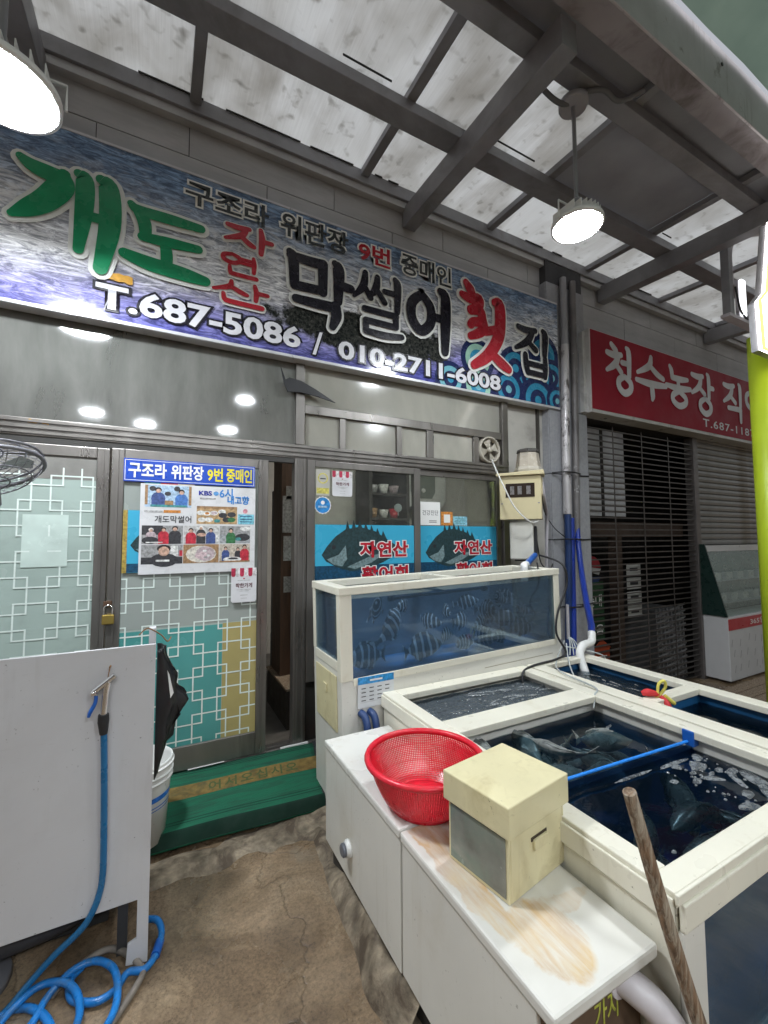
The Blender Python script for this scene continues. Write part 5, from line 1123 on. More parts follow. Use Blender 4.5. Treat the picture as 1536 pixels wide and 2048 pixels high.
for k, (x, y, z, yw, rl, s) in enumerate(sp):
    lab = 'black and white striped fish swimming in the tall aquarium'
    fish('striped_fish', F_STRS[k % 3], mA @ Vector((x, y, z)), R(yw), R(rl*.4), lab, 'striped fish in the tall aquarium', s, R(rl))
# notice on the aquarium front
t = T('tank_notice', 'white table notice with blue header stuck on the aquarium frame', 'notice', (1.1, -.96, .53))
yN = -.9605
MB().box(1.005, 1.235, yN, yN+.002, .545, .715).make('sheet', M('notice_sheet', (.58, .60, .62), .35), t); MB().rect(1.005, 1.235, .675, .715, yN-.0006).make('blue_header', C('headerblue', (.03, .26, .58)), t, flat=True)
for z in (.575, .605, .635): MB().rect(1.02, 1.22, z, z+.0015, yN-.0006).make('table_rule', C('greyprint', (.4, .4, .4)), t, flat=True)
mb = MB()
for i in range(4):
    for j in range(4): mb.rect(1.027+i*.05, 1.055+i*.05, .583+j*.022, .588+j*.022, yN-.0006)
mb.make('table_print', INK, t, flat=True, kind='stuff'); MB().rect(1.08, 1.16, .688, .698, yN-.0012).make('header_print', PAPER, t, flat=True)
# hoses below the notice
HOSEB = M('navy_hose', (.015, .04, .13), .4); 
bh = T('blue_hose_pair', 'two navy hoses with white unions beside the aquarium base', 'hose', (1.06, -1.0, .3))
for k, x in enumerate((1.035, 1.09)): MB().tube([(x-.01, -.955, .52), (x, -1.0, .50), (x+.005, -1.03, .40), (x+.03, -1.03, .25), (x+.04, -1.02, .0)], .021).make('hose', HOSEB, bh)
for z in (.315, .385): MB().lathe([(.028, -.03), (.032, -.02), (.032, .02), (.028, .03)], (1.052-(.315-z)*-.12, -1.034, z), n=16).make('union', WHITEP, bh)
# return pipe at the aquarium's right end
rp = T('return_pipe', 'white elbow on a short blue pipe over the aquarium end', 'pipe', (2.5, -.7, 1.27))
MB().tube([(2.46, -.80, 1.16), (2.46, -.80, 1.26), (2.47, -.79, 1.285), (2.53, -.75, 1.29)], .028, 12).make('elbow', WHITEP, rp); MB().tube([(2.53, -.75, 1.29), (2.95, -.45, 1.34)], .024, smooth=False, n=12).make('pipe', BLUEP, rp)
# black power cable down the aquarium corner
MB().tube([(2.63, -.80, 1.36), (2.66, -.98, 1.30), (2.69, -.99, 1.15), (2.60, -.98, .95), (2.58, -.98, .80), (2.66, -.99, .66), (2.55, -1.0, .625), (2.3, -1.02, .62), (2.17, -1.05, .60), (2.15, -1.07, .52)], .008, 6).make('power_cable', CABLE, label='black power cable trailing down the aquarium corner into the tank', cat='cable')
MB().tube([(2.62, -.78, 1.30), (2.5, -.9, 1.16), (2.46, -.85, 1.02), (2.5, -.86, .92), (2.4, -.86, .86)], .006, 6).make('power_cable', CABLE, label='thin black cable inside the right end of the aquarium', cat='cable')

# ================================================================== WHITE CABINETS WITH STAINED LIDS
def stain_mat():
    m, n, o = _new('rust_stained_lid'); p = N(n, 'ShaderNodeBsdfPrincipled'); v = coords(n)
    sx = N(n, 'ShaderNodeSeparateXYZ'); L(n, v, sx.inputs[0]); X, Y = sx.outputs[0], sx.outputs[1]
    wob = math_(n, 'MULTIPLY', math_(n, 'SUBTRACT', nz(n, v, 9, 5, .6), .5), .10)
    def gauss(cx, cy, rx, ry):
        a = math_(n, 'DIVIDE', math_(n, 'ADD', math_(n, 'SUBTRACT', X, cx), wob), rx); b = math_(n, 'DIVIDE', math_(n, 'ADD', math_(n, 'SUBTRACT', Y, cy), wob), ry)
        r = math_(n, 'SQRT', math_(n, 'ADD', math_(n, 'MULTIPLY', a, a), math_(n, 'MULTIPLY', b, b)))
        return ramp(n, r, [(.5, (.75, .75, .75)), (.82, (1, 1, 1)), (.96, (0, 0, 0))])
    g = mixc(n, 1, gauss(.84, -2.06, .05, .34), gauss(.92, -2.36, .10, .13), 'SCREEN'); g = mixc(n, 1, g, gauss(.86, -1.90, .07, .10), 'SCREEN'); g = mixc(n, 1, g, mixc(n, 1, gauss(1.0, -2.30, .16, .035), (.45, .45, .45), 'MULTIPLY'), 'SCREEN')
    br = ramp(n, nz(n, coords(n, (2.2, .3, 1)), 13, 6, .7, .8), [(.32, (.12, .12, .12)), (.62, (1, 1, 1))])
    f = mixc(n, 1, g, br, 'MULTIPLY')
    base = ramp(n, nz(n, v, 4, 4), [(.3, (.60, .58, .53)), (.7, (.70, .685, .64))])
    c = mixc(n, mixc(n, 1, f, (.72, .72, .72), 'MULTIPLY'), base, ramp(n, nz(n, v, 12, 3), [(.3, (.46, .22, .035)), (.7, (.62, .40, .12))]))
    L(n, c, p.inputs['Base Color']); p.inputs['Roughness'].default_value = .28; L(n, p.outputs[0], o.inputs[0]); return m
STAIN = stain_mat()
CX0, CX1, CZ = .776, 1.1515, .467
LIDW = M('lid_white', (.67, .66, .62), .28, 0, .03, 2, dirt=(.56, .53, .46), dscale=3, dlo=.5, dhi=.9, wear=(.46, .40, .30))
c1 = T('filter_cabinet', 'white filter cabinet under the red basket, with a grey drain plug', 'cabinet', (.97, -1.43, -.02))
bx('lid', c1, LIDW, CX0, CX1, -1.822, -1.052, CZ-.034, CZ, bevel=.007); bx('body', c1, PVC_W, CX0+.008, CX1, -1.82, -1.056, -.02, CZ-.0345, bevel=.003)
bx('foot', c1, M('dark_plinth', (.04, .035, .03), .8), CX0+.04, CX1-.02, -1.80, -1.08, -.22, -.0205, bevel=0)
dp = MB().lathe([(.036, .004), (.036, -.008), (.030, -.012), (.030, -.02)], (0, 0, 0), 'x', 24).make('drain_collar', WHITEP, c1, loc=(CX0+.006, -1.36, .12)); MB().lathe([(.027, -.016), (.027, -.032), (.022, -.036)], (0, 0, 0), 'x', 24).make('drain_plug', M('grey_plug', (.13, .14, .165), .4), c1, loc=(CX0+.006, -1.36, .12))
c2 = T('filter_cabinet', 'white filter cabinet with a rust-stained lid nearest the camera', 'cabinet', (.97, -2.16, -.02))
bx('lid', c2, STAIN, CX0, CX1, -2.50, -1.829, CZ-.036, CZ-.001, bevel=.008); bx('body', c2, PVC_W, CX0+.008, CX1-.004, -2.44, -1.832, -.01, CZ-.0365, bevel=.003)
bx('foot', c2, M('dark_plinth', (.04, .035, .03), .8), CX0+.05, CX1-.02, -2.40, -1.85, -.22, -.0105, bevel=0)
bx('end_board', c2, M('grimy_brown_board', (.12, .075, .045), .7, 0, .4, 6, dirt=(.04, .03, .025), dscale=5), CX0+.02, CX1-.01, -2.452, -2.4405, -.0, CZ-.04, bevel=0)
lettering('가자', .96, 1.06, .30, .37, -2.4535, C('limescrawl', (.40, .42, .06)), c2, .01)
ew = T('white_drain_elbow', 'white PVC drain elbow under the near cabinet lid', 'pipe', (1.14, -2.5, .3))
WPIPE = M('white_pvc_pipe', (.62, .58, .60), .35)
MB().tube([(1.07, -2.43, .375), (1.085, -2.475, .37), (1.115, -2.52, .34), (1.135, -2.55, .29), (1.14, -2.56, .24)], .036, 16).make('elbow', WPIPE, ew); MB().tube([(1.14, -2.56, .245), (1.14, -2.56, -.12)], .041, smooth=False, n=18).make('pipe', WPIPE, ew)
MB().lathe([(.040, -.012), (.041, .012)], (1.066, -2.445, .376), 'y', 18).make('collar', WPIPE, ew)

# --- cream box on the lid
bxo = T('cream_bait_box', 'square yellowed PVC box with a lid and handle on the stained cabinet lid', 'box', (1.015, -2.105, CZ+.0005), (0, 0, R(9)))
def bl(name, mat, *b, bevel=.003, parent=bxo): return MB().box(*b).make(name, mat, parent, bevel=bevel, local=True)
bl('side_wall', PVC_Y, -.140, -.132, -.118, .118, 0, .25); bl('side_wall', PVC_Y, .132, .140, -.118, .118, 0, .25)
bl('front_panel', PVC_Y, -.1315, .1315, -.118, -.110, 0, .25); bl('back_panel', PVC_Y, -.1315, .1315, .110, .118, 0, .25); bl('bottom', PVC_Y, -.131, .131, -.1095, .1095, 0, .008)
bl('inset_panel', M('grimy_green_panel', (.24, .245, .21), .2, 0, .4, 5, dirt=(.17, .22, .18), dscale=7, dlo=.42, dhi=.65, wear=(.38, .33, .25)), -.1425, -.1405, -.108, .108, .012, .175, bevel=.001)
bl('lid', PVC_Y, -.153, .153, -.130, .130, .183, .273, bevel=.004)
hh = bl('handle', PVC_Y, -.028, .040, -.128, -.1185, .105, .135, bevel=.002); bl('handle_slot', M('slot_dark', (.05, .035, .02), .8), -.036, .042, -.1205, -.1181, .131, .142, bevel=0)

# --- red mesh basket
bk = T('red_basket', 'red plastic mesh basket standing on the white cabinet lid', 'basket', (.945, -1.735, CZ))
BR, BB, BH = .222, .135, .175
MB().tube([((BR+.004)*math.cos(2*math.pi*k/36), (BR+.004)*math.sin(2*math.pi*k/36), BH) for k in range(36)], .012, 8, closed=True, k=1).make('rim', RED, bk, local=True)
def brad(t): return BB+(BR-BB)*(t**.62)
mb = MB(); na, nr = 150, 26
def wallpt(a, t, dr=0): r = brad(t)+dr; return Vector((r*math.cos(a), r*math.sin(a), .012+(BH-.012)*t))
for k in range(na):                               # upright strands
    a = 2*math.pi*k/na; w_ = .0023/BR
    for j in range(6):
        t0, t1 = j/6, (j+1)/6
        mb.add([wallpt(a-w_, t0), wallpt(a+w_, t0), wallpt(a+w_, t1), wallpt(a-w_, t1), wallpt(a-w_, t0, .0025), wallpt(a+w_, t0, .0025), wallpt(a+w_, t1, .0025), wallpt(a-w_, t1, .0025)], [(0, 1, 2, 3), (7, 6, 5, 4), (0, 3, 7, 4), (1, 5, 6, 2)])
for j in range(nr):                               # hoops
    t0 = j/nr; t1 = t0+(.42 if j % 9 else .6)/nr
    for k in range(72):
        a0, a1 = 2*math.pi*k/72, 2*math.pi*(k+1)/72
        mb.add([wallpt(a0, t0, .0006), wallpt(a1, t0, .0006), wallpt(a1, t1, .0006), wallpt(a0, t1, .0006), wallpt(a0, t0, .0026), wallpt(a1, t0, .0026), wallpt(a1, t1, .0026), wallpt(a0, t1, .0026)], [(0, 1, 2, 3), (7, 6, 5, 4), (0, 4, 5, 1), (3, 2, 6, 7)])
mb.make('mesh_wall', RED, bk, local=True, kind='stuff')
MB().lathe([(.001, .006), (BB-.02, .006), (BB+.002, .012), (BB, .0), (.001, .0)], n=40).make('base_plate', RED, bk, local=True)

# ================================================================== LEFT: WASH STAND, HOSES, BUCKET, MAT
ws = T('wash_stand', 'white board wash stand at the left with a spray gun hung on it', 'wash stand', (-.6, -1.0, -.15))
MB().prism([(-1.7, .094), (-.041, .094), (-.041, -.05), (-.070, -.06), (-.075, -.135), (-.001, -.15), (-.001, 1.072), (-1.7, 1.072)], -1.195, -1.183).make('front_board', BOARD, ws, bevel=.0015)
bx('side_board', ws, BOARD, -.028, -.004, -1.182, -.861, .04, .93, bevel=.002); bx('corner_post', ws, BOARD, -.032, -.002, -.86, -.80, -.15, 1.075, bevel=.003)
bx('work_top', ws, M('sink_steel', (.4, .4, .41), .3, .8), -1.7, -.0285, -1.182, -.80, .86, .88, bevel=0)
for x, y in ((-.11, -.84), (-.11, -1.12), (-1.6, -1.14), (-1.6, -.84)): bx('leg', ws, M('dark_leg_steel', (.05, .05, .052), .6, .3), x, x+.035, y, y+.035, -.16, .859, bevel=0)
bx('drain_box', ws, M('dark_grimy_drain', (.028, .028, .028), .7), -1.6, -.15, -.98, -.82, -.1, .12); 
MB().tube([(-.9, -1.02, -.03), (-.35, -1.0, -.02), (-.20, -.96, .02)], .05, 12).make('waste_pipe', M('dark_waste_pipe', (.05, .05, .055), .5), ws)
RUST = M('rust_mark', (.20, .10, .04), .7)
nl = T('hook_nail', 'rusty nail and wire loop in the white board', 'nail', (-.156, -1.2, 1.0))
MB().tube([(-.156, -1.19, 1.005), (-.156, -1.225, 1.008)], .003, smooth=False).make('nail', RUST, nl); MB().tube([(-.156, -1.222, 1.006), (-.159, -1.225, .985), (-.163, -1.228, .955)], .002).make('wire', RUST, nl)
gn = T('spray_gun', 'chrome spray gun with blue lever hanging on the white board', 'spray gun', (-.17, -1.23, .85))
MB().tube([(-.205, -1.235, .925), (-.137, -1.235, .978)], .011, smooth=False, n=12).make('barrel', CHROME, gn); MB().lathe([(.013, -.004), (.013, .012)], (-.208, -1.235, .922), 'x', 12).make('nozzle', CHROME, gn)
MB().tube([(-.160, -1.235, .955), (-.167, -1.235, .90), (-.170, -1.235, .835)], .012, 12).make('grip', CHROME, gn); MB().tube([(-.170, -1.235, .838), (-.170, -1.235, .81), (-.168, -1.235, .765)], [.018, .019, .013], 14).make('hose_sleeve', RUBBER, gn)
MB().tube([(-.196, -1.235, .910), (-.198, -1.24, .885), (-.212, -1.242, .855), (-.217, -1.242, .838)], [.006, .007, .007, .005], 8).make('lever', BLUEP, gn)
HB = M('bright_blue_hose', (.012, .17, .50), .3, 0, .2, 9, dirt=(.05, .10, .17), dscale=11, dlo=.5, dhi=.72)
MB().tube([(-.168, -1.235, .79), (-.163, -1.232, .65), (-.158, -1.228, .45), (-.156, -1.222, .27), (-.165, -1.215, .18), (-.19, -1.213, .11), (-.225, -1.205, .06), (-.30, -1.18, -.01), (-.37, -1.17, -.08), (-.44, -1.2, -.13), (-.54, -1.27, -.135), (-.66, -1.34, -.135)], .0115, 10).make('spray_hose', M('teal_blue_hose', (.012, .13, .30), .28, 0, .08), label='blue hose running from the spray gun down under the board', cat='hose')
zc = -.128
MB().tube([(-.60, -1.33, zc), (-.45, -1.21, zc), (-.38, -1.205, zc), (-.31, -1.27, zc), (-.26, -1.37, zc), (-.22, -1.45, zc), (-.15, -1.47, zc+.02), (-.10, -1.40, zc+.022), (-.092, -1.31, zc+.022), (-.115, -1.215, zc+.022), (-.177, -1.15, zc+.02), (-.25, -1.155, zc+.02), (-.31, -1.215, zc+.012), (-.34, -1.28, zc), (-.39, -1.33, zc), (-.44, -1.28, zc+.02), (-.36, -1.18, zc+.026), (-.28, -1.19, zc+.026), (-.225, -1.25, zc+.024), (-.20, -1.34, zc+.022), (-.21, -1.42, zc+.022)], .0125, 10).make('coiled_hose', HB, label='bright blue hose coiled on the ground below the board', cat='hose')
MB().tube([(-.22, -1.13, zc), (-.25, -1.17, zc), (-.235, -1.25, zc), (-.16, -1.30, zc), (-.10, -1.285, zc), (-.065, -1.235, zc), (-.01, -1.25, zc), (.03, -1.20, zc), (.048, -1.12, zc+.01), (.03, -1.06, zc+.02), (-.02, -1.02, zc+.01)], .0125, 10).make('coiled_hose', HB, label='blue hose end with a joint passing round the board foot', cat='hose')
hj = MB().tube([(.026, -1.21, zc), (.042, -1.15, zc)], .017, smooth=False, n=12).make('hose_joint', BLUEP, label='dark blue hose joint at the board foot', cat='hose joint')
MB().tube([(-.30, -1.20, -.13), (-.25, -1.125, -.132), (-.15, -1.085, -.132), (-.075, -1.14, -.132), (-.02, -1.235, -.132), (-.025, -1.285, -.132), (-.10, -1.40, -.132), (-.17, -1.47, -.132)], .012, 8).make('grey_hose', M('old_grey_hose', (.19, .165, .14), .6, 0, .3, 10), label='old grey hose lying in a loop over the blue coil', cat='hose')
# black apron hung on the side board
mb = MB(); v = []; cols, rws = 18, 26
out = [(1.0, 0, .030), (.92, 0, .050), (.872, 0, .074), (.815, 0, .078), (.778, 0, .112), (.734, 0, .096), (.673, 0, .068), (.62, 0, .062), (.61, 0, .042), (.57, 0, .040), (.47, 0, .014)]
for j in range(rws+1):
    z = 1.02-(1.02-.475)*j/rws
    for q in range(len(out)-1):
        if out[q][0] >= z >= out[q+1][0]: break
    if z > out[0][0]: x1 = .03
    else:
        u = (out[q][0]-z)/(out[q][0]-out[q+1][0]); x1 = out[q][2]+(out[q+1][2]-out[q][2])*u
    for i in range(cols+1):
        u = i/cols; y = -1.07+.22*u*(.55+.45*min(1, j/9))
        fx = x1*min(1, 1.08*max(0, math.sin(u*math.pi))**.38)*(1+.16*math.sin(u*15+z*12)+.10*math.sin(u*29-z*26))
        v.append((max(.004, fx), y, z+.012*math.sin(u*13)*j/rws))
mb.add(v, [(j*(cols+1)+i, j*(cols+1)+i+1, (j+1)*(cols+1)+i+1, (j+1)*(cols+1)+i) for j in range(rws) for i in range(cols)], True)
ap = T('black_apron', 'black rubber apron hung on the end of the white wash stand', 'apron', (.03, -.97, .48))
a_ = mb.make('cloth', M('wet_black_cloth', (.010, .010, .012), .35, 0, .3, 6, bmp=.3, bscale=30), ap, flat=True); sd = a_.modifiers.new('solid', 'SOLIDIFY'); sd.thickness = .004
for k, (zz, yy) in enumerate(((.74, -1.0),)): MB().add([(.02, yy, zz+.10), (.075, yy-.03, zz+.06), (.105, yy-.02, zz-.03), (.06, yy+.01, zz-.10), (.03, yy+.02, zz)], [(0, 1, 4), (1, 2, 4), (2, 3, 4)]).make('strap_flap', M('wet_black_cloth', (.01, .01, .012), .35), ap, flat=True)
MB().add([(.045, -1.082, .93), (.054, -1.084, .91), (.072, -1.084, .83), (.060, -1.087, .81)], [(0, 1, 2, 3)]).make('white_stripe', WHITEP, ap, flat=True)
MB().tube([(-.07, -1.0, 1.075), (-.04, -.99, 1.10), (-.01, -.98, 1.085), (.02, -.97, 1.06), (.045, -.97, 1.03), (.06, -.95, 1.045)], .003, 5).make('hook_wire', RUST, label='bent wire hook over the top of the wash stand', cat='wire')
# bucket
bu = T('white_bucket', 'white plastic bucket with blue stripes behind the wash stand', 'bucket', (-.06, -.52, -.075))
MB().lathe([(.002, .0), (.125, .0), (.155, .40), (.155, .41), (.149, .41), (.146, .395), (.119, .01), (.002, .01)], (0, 0, 0), n=40, ends=False).make('body', WHITEP, bu, local=True)
for z in (.385, .345, .315): MB().lathe([(.118+.03*z/.4+.008, z-.006), (.1285+.03*z/.4+.006, z-.004), (.1285+.03*z/.4+.006, z+.004), (.118+.03*z/.4+.008, z+.006)], n=40, ends=False).make('rib', WHITEP, bu, local=True)
for z, h_ in ((.225, .026), (.195, .006), (.18, .005)): MB().lathe([(.1258+.03*z/.4, z), (.1262+.03*(z+h_)/.4, z+h_)], n=40, ends=False).make('blue_stripe', C('bucketblue', (.02, .14, .50)), bu, local=True)
# doormat
MATG = M('green_carpet', (.006, .115, .060), .9, 0, .25, 40, bmp=.8, bscale=1, stretch=(30, 240, 30), dirt=(.012, .06, .036), dscale=.12, dlo=.45, dhi=.7)
dm = T('green_doormat', 'green carpet doormat with a gold lettered band sloping to the doorway', 'doormat', (.45, -.35, -.1))
bk_l, bk_r, fr_l, fr_r = Vector((-.28, -.045)), Vector((1.040, -.095)), Vector((-.28, -.565)), Vector((.925, -.64))
def mat_pt(u, t):                               # u along the door, t from door to street; t>1 droops
    tt = min(t, 1); a = bk_l+(bk_r-bk_l)*u; b = fr_l+(fr_r-fr_l)*u; p_ = a+(b-a)*tt; z = .004-.045*tt
    if t > 1: e = t-1; p_ = p_+Vector((0, -.10*e*1.2)); z -= .30*e*min(1, e*4)
    return Vector((p_.x, p_.y, z+.003*math.sin(u*9+t*3)))
def mat_strip(t0, t1, dz, u0=0, u1=1, n=30, k=6):
    v = [mat_pt(u0+(u1-u0)*i/n, t0+(t1-t0)*j/k)+Vector((0, 0, dz)) for j in range(k+1) for i in range(n+1)]
    return MB().add(v, [(j*(n+1)+i, (j+1)*(n+1)+i, (j+1)*(n+1)+i+1, j*(n+1)+i+1) for j in range(k) for i in range(n)], True)
o = mat_strip(0, 1.26, .0, k=22).make('carpet', MATG, dm, flat=True); s_ = o.modifiers.new('solid', 'SOLIDIFY'); s_.thickness = .010; s_.offset = -1
for t in (.05, .085, .88, .92): mat_strip(t, t+.014, .0012).make('dark_line', M('mat_dark_green', (.004, .05, .03), .9), dm, flat=True)
mat_strip(1.03, 1.25, .0016, k=10).make('dark_hem', M('mat_hem_green', (.002, .024, .014), .9), dm, flat=True)
mat_strip(.30, .54, .0014).make('gold_band', M('mat_gold', (.19, .125, .035), .9, 0, .4, 18, dirt=(.07, .07, .03), dscale=9, dlo=.5, dhi=.7), dm, flat=True)
mb = mat_strip(-.03, 1.3, .001, .992, 1.01, n=2, k=20); mb.make('rubber_edge', RUBBER, dm, flat=True)
def on_mat(px, pz, yy): q = mat_pt(px, pz); return (q.x, q.y, q.z+.0028)
lettering('어서오십시오', .46, .89, .51, .335, 0, M('mat_letter', (.06, .085, .025), .9), dm, .02, plane=lambda a, b, c: on_mat(a, b, c), space=1.25)
# bits by the mat
rg = T('red_valve', 'red handled valve on the floor between mat and aquarium', 'valve', (1.08, -.2, -.1))
MB().tube([(1.05, -.16, .0), (1.15, -.12, .02)], .016).make('handle', RED, rg); MB().lathe([(.05, -.13), (.06, -.09), (.055, -.03), (.035, -.01)], (1.10, -.28, 0), n=18).make('valve_body', RUBBER, rg)
MB().box(.80, 1.0, -.085, -.066, .0005, .012).make('paper_scrap', PAPER, label='white paper scrap on the door sill beside the mat', cat='scrap', rot=(0, 0, 0))
MB().box(.20, .42, -.094, -.072, .0135, .016).make('paper_scrap', PAPER, label='long white paper scrap on the door sill', cat='scrap')

# standing fan at the left edge
fn = T('standing_fan', 'grey standing fan cage poking in at the left edge', 'fan', (-.62, -.98, -.15))
FG = M('fan_grey', (.20, .20, .22), .4, .3); cF = Vector((-.615, -1.05, 1.765))
mF = Matrix.Translation(cF) @ Matrix.Rotation(R(-16), 4, 'Y') @ Matrix.Rotation(R(-14), 4, 'X')
def fr_ring(r, h, th): return MB().tube([mF @ Vector((r*math.cos(2*math.pi*k/40), r*math.sin(2*math.pi*k/40), h)) for k in range(40)], th, 6, closed=True, k=1)
for r, h, th in ((.20, .0, .008), (.20, .028, .005), (.15, .055, .003), (.15, -.05, .003), (.08, .065, .003), (.08, -.06, .003)): fr_ring(r, h, th).make('cage_ring', FG, fn)
for k in range(30):
    a = 2*math.pi*k/30; c_, s_ = math.cos(a), math.sin(a)
    MB().tube([mF @ Vector((.03*c_, .03*s_, .066)), mF @ Vector((.15*c_, .15*s_, .055)), mF @ Vector((.2*c_, .2*s_, .015)), mF @ Vector((.15*c_, .15*s_, -.05)), mF @ Vector((.04*c_, .04*s_, -.06))], .0016, 4).make('cage_wire', FG, fn)
for k in range(3):
    a0 = 2*math.pi*k/3; v = [mF @ Vector((r*math.cos(a0+s_), r*math.sin(a0+s_), .02*s_)) for r in (.03, .1, .17) for s_ in (-.5, 0, .55)]
    MB().add(v, [(0, 1, 4, 3), (1, 2, 5, 4), (3, 4, 7, 6), (4, 5, 8, 7)], True).make('blade', M('fan_blade', (.30, .31, .33), .3), fn, flat=True)
MB().lathe([(.001, .05), (.045, .04), (.05, -.06), (.04, -.15), (.001, -.16)], n=20).make('motor', FG, fn, loc=tuple(cF), rot=mF.to_euler())
MB().tube([(-.62, -1.02, -.15), (-.62, -1.02, 1.60)], .016, smooth=False).make('pole', FG, fn); MB().lathe([(.17, 0), (.16, .03), (.02, .05)], (-.62, -1.02, -.15), n=24).make('base', FG, fn)

# ================================================================== METER BOX, PIPES AND WIRES BY THE PIER
CRB = M('cream_enclosure', (.56, .49, .30), .4, 0, .05, 3, dirt=(.38, .31, .17), dscale=3)
mt = T('meter_box', 'cream electric meter box with a dark window beside the window frame', 'meter box', (2.86, -.38, 0), (0, 0, R(-50)))
def ml(name, mat, *b, bevel=.004, parent=mt): return MB().box(*b).make(name, mat, parent, bevel=bevel, local=True)
ml('case', CRB, -.18, .18, 0, .20, 1.66, 2.055, bevel=.006)
MB().prism([(-.205, 2.056), (.205, 2.056), (.205, 2.095), (-.205, 2.080)], -.03, .22).make('cap', CRB, mt, bevel=.004, local=True)
ml('window', M('dark_window', (.035, .025, .02), .12), -.125, .125, -.004, -.0005, 1.86, 1.985, bevel=0)
for x in (-.085, -.02, .055): ml('breaker', C('breakergrey', (.16, .15, .15)), x, x+.035, -.0062, -.0042, 1.885, 1.96, bevel=0)
for x in (-.165, .15): ml('hinge', STEEL, x, x+.016, -.006, -.0005, 1.80, 1.81, bevel=0)
for k in range(6): ml('vent_rib', CRB, .181, .188, .02+.028*k, .032+.028*k, 1.88, 2.03, bevel=0)
ml('wall_bracket', M('back_wood', (.12, .10, .08), .7), -.12, .12, .201, .245, 1.7, 2.0, bevel=0)
gm = T('meter_dome', 'grimy domed electric meter on top of the cream box', 'meter', (3.02, -.33, 2.1))
MB().lathe([(.125, .0), (.13, .02), (.115, .05)], (3.02, -.33, 2.097), n=8, smooth=False).make('base_ring', GRIM, gm); MB().lathe([(.112, .05), (.095, .18), (.085, .19)], (3.02, -.33, 2.097), n=8, smooth=False).make('housing', M('smoky_meter', (.38, .34, .28), .25, 0, .2, 6, dirt=(.12, .1, .08), dscale=5), gm)
MB().lathe([(.102, .185), (.094, .215), (.03, .23), (.002, .232)], (3.02, -.33, 2.097), n=8, smooth=False).make('dark_cap', M('dark_cap', (.045, .04, .035), .5), gm)
jb = T('white_junction_box', 'plain white junction box under the cream meter box', 'box', (2.89, -.36, 0), (0, 0, R(-50)))
ml('case', M('box_white', (.52, .51, .46), .4), -.105, .10, 0, .15, 1.30, 1.635, bevel=.012, parent=jb); ml('side_hinge', BLACK, .101, .125, .03, .15, 1.33, 1.6, parent=jb); ml('mount', BLACK, -.08, .08, .151, .24, 1.28, 1.62, bevel=0, parent=jb)
MB().tube([(2.80, -.09, 2.24), (2.73, -.22, 2.12), (2.72, -.33, 1.95), (2.76, -.40, 1.78), (2.83, -.46, 1.67), (2.90, -.48, 1.63), (2.98, -.47, 1.645)], .007, 6).make('fan_cable', M('white_cable', (.62, .62, .6), .5), label='white cable drooping from exhaust fan past the meter box', cat='cable')
for k, (pts, lab) in enumerate((([(3.06, -.45, 2.0), (3.12, -.42, 1.85), (3.34, -.25, 1.7), (3.38, -.2, 1.4), (3.42, -.15, 1.0)], 'grey wire bundle leaving the meter box side'), ([(3.08, -.44, 1.9), (3.25, -.3, 1.75), (3.55, -.15, 1.6), (3.7, -.16, 1.5)], 'thin dark wire crossing from meter box to pier'), ([(3.02, -.4, 1.55), (3.15, -.3, 1.42), (3.3, -.2, 1.25), (3.18, -.4, 1.2), (3.0, -.6, 1.27)], 'black wire sagging below the junction box'))):
    MB().tube(pts, (.016, .005, .006)[k], 6).make('wire', (STEEL_L, CABLE, CABLE)[k], label=lab, cat='wire')
FOIL = M('foil_pipe_wrap', (.50, .48, .49), .35, .25, .15, 6, bmp=.6, bscale=30, dirt=(.06, .05, .05), dscale=7, dlo=.52, dhi=.62, stretch=(1, 1, .6))
pp = T('wrapped_pipe', 'foil-wrapped pipe with peeling tape running up the tiled pier', 'pipe', (3.76, -.15, 1.7))
MB().tube([(3.757, -.15, 1.74), (3.762, -.15, 2.4), (3.775, -.15, 3.0), (3.79, -.15, 3.55)], .043, 14).make('foil_wrap', FOIL, pp); MB().tube([(3.757, -.15, 1.75), (3.75, -.15, 1.2), (3.70, -.16, .3), (3.69, -.17, -.1)], .034, 12).make('dark_hose', HOSEB, pp)
MB().tube([(3.79, -.15, 3.551), (3.80, -.14, 4.3)], .036, 12, smooth=False).make('upper_pipe', STEEL, pp)
pq = T('wrapped_pipe', 'darker peeling pipe right of the foil-wrapped one', 'pipe', (3.9, -.14, 1.4))
MB().tube([(3.895, -.145, 1.45), (3.91, -.145, 2.2), (3.93, -.145, 3.0), (3.95, -.14, 4.3)], .036, 12).make('wrap', M('peeling_pipe', (.16, .15, .15), .5, .2, .3, 5, dirt=(.4, .4, .4), dscale=8, dlo=.6, dhi=.68), pq)
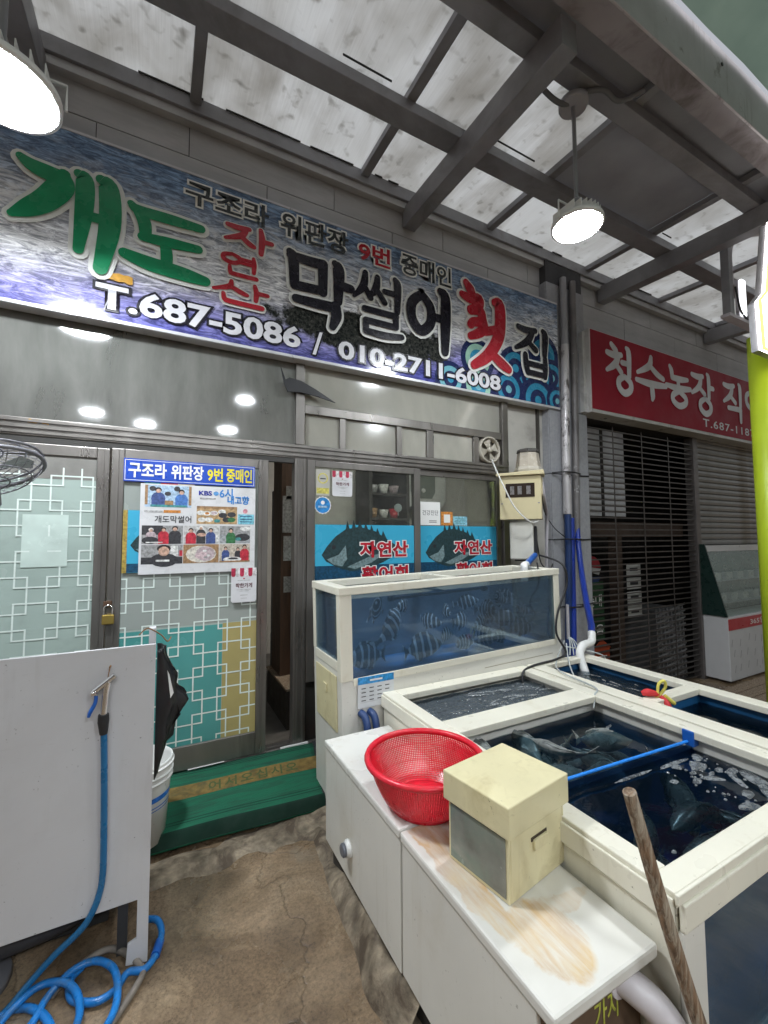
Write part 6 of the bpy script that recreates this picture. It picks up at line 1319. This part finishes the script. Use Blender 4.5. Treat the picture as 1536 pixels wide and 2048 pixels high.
bhz = T('blue_supply_hose', 'bright blue hose swinging from the pier to the narrow tank', 'hose', (3.5, -.5, .8))
HB2 = M('royal_blue_hose', (.010, .035, .27), .35)
MB().tube([(3.90, -.15, 1.62), (3.86, -.19, 1.4), (3.72, -.33, 1.12), (3.42, -.60, .90), (3.15, -.84, .78), (3.04, -.92, .74)], .027, 12).make('hose', HB2, bhz); MB().tube([(3.82, -.15, 1.7), (3.80, -.16, 1.2), (3.74, -.2, .6), (3.66, -.25, .1)], .026, 12).make('second_hose', HB2, bhz)
MB().tube([(3.05, -.915, .745), (3.01, -.945, .70), (2.97, -.96, .685), (2.90, -.975, .685), (2.84, -.99, .68), (2.80, -1.0, .64), (2.79, -1.02, .58), (2.785, -1.06, .49)], .03, 12).make('white_outlet', WHITEP, bhz)
MB().tube([(2.785, -1.06, .50), (2.78, -1.10, .44)], .016, 8, smooth=False).make('clear_nozzle', AIR, bhz)
for z in (.785, 1.476, 2.168): 
    MB().tube([(3.59, -.108, z), (3.7, -.20, z+.005), (3.9, -.20, z), (4.0, -.115, z-.005), (4.17, -.105, z)], .008, 6).make('tie_wire', CABLE, label=('lowest', 'middle', 'top')[[.785, 1.476, 2.168].index(z)]+' black tie wire strapping the pipes to the pier', cat='wire')
# air line manifold at the aquarium corner
am = T('air_manifold', 'grey air manifold with clear lines at the aquarium corner', 'manifold', (2.78, -.9, .7))
MB().tube([(2.80, -.90, .98), (2.80, -.90, .72)], .012, 8, smooth=False).make('stem', STEEL_L, am)
for k in range(4): MB().tube([(2.80, -.90, .74), (2.78+.02*k, -.93, .70), (2.74+.03*k, -.96-.01*k, .62)], .005, 5).make('branch', AIR, am)

# ================================================================== WOODEN STICK
sk = MB().tube([(.955, -2.568, .925), (1.045, -2.575, .66), (1.150, -2.59, .36), (1.262, -2.63, .03), (1.325, -2.66, -.15)], [.0145, .016, .017, .018, .018], 12)
sk.make('wooden_pole', WOOD, label='worn wooden pole leaning against the corner of the near tank', cat='pole')
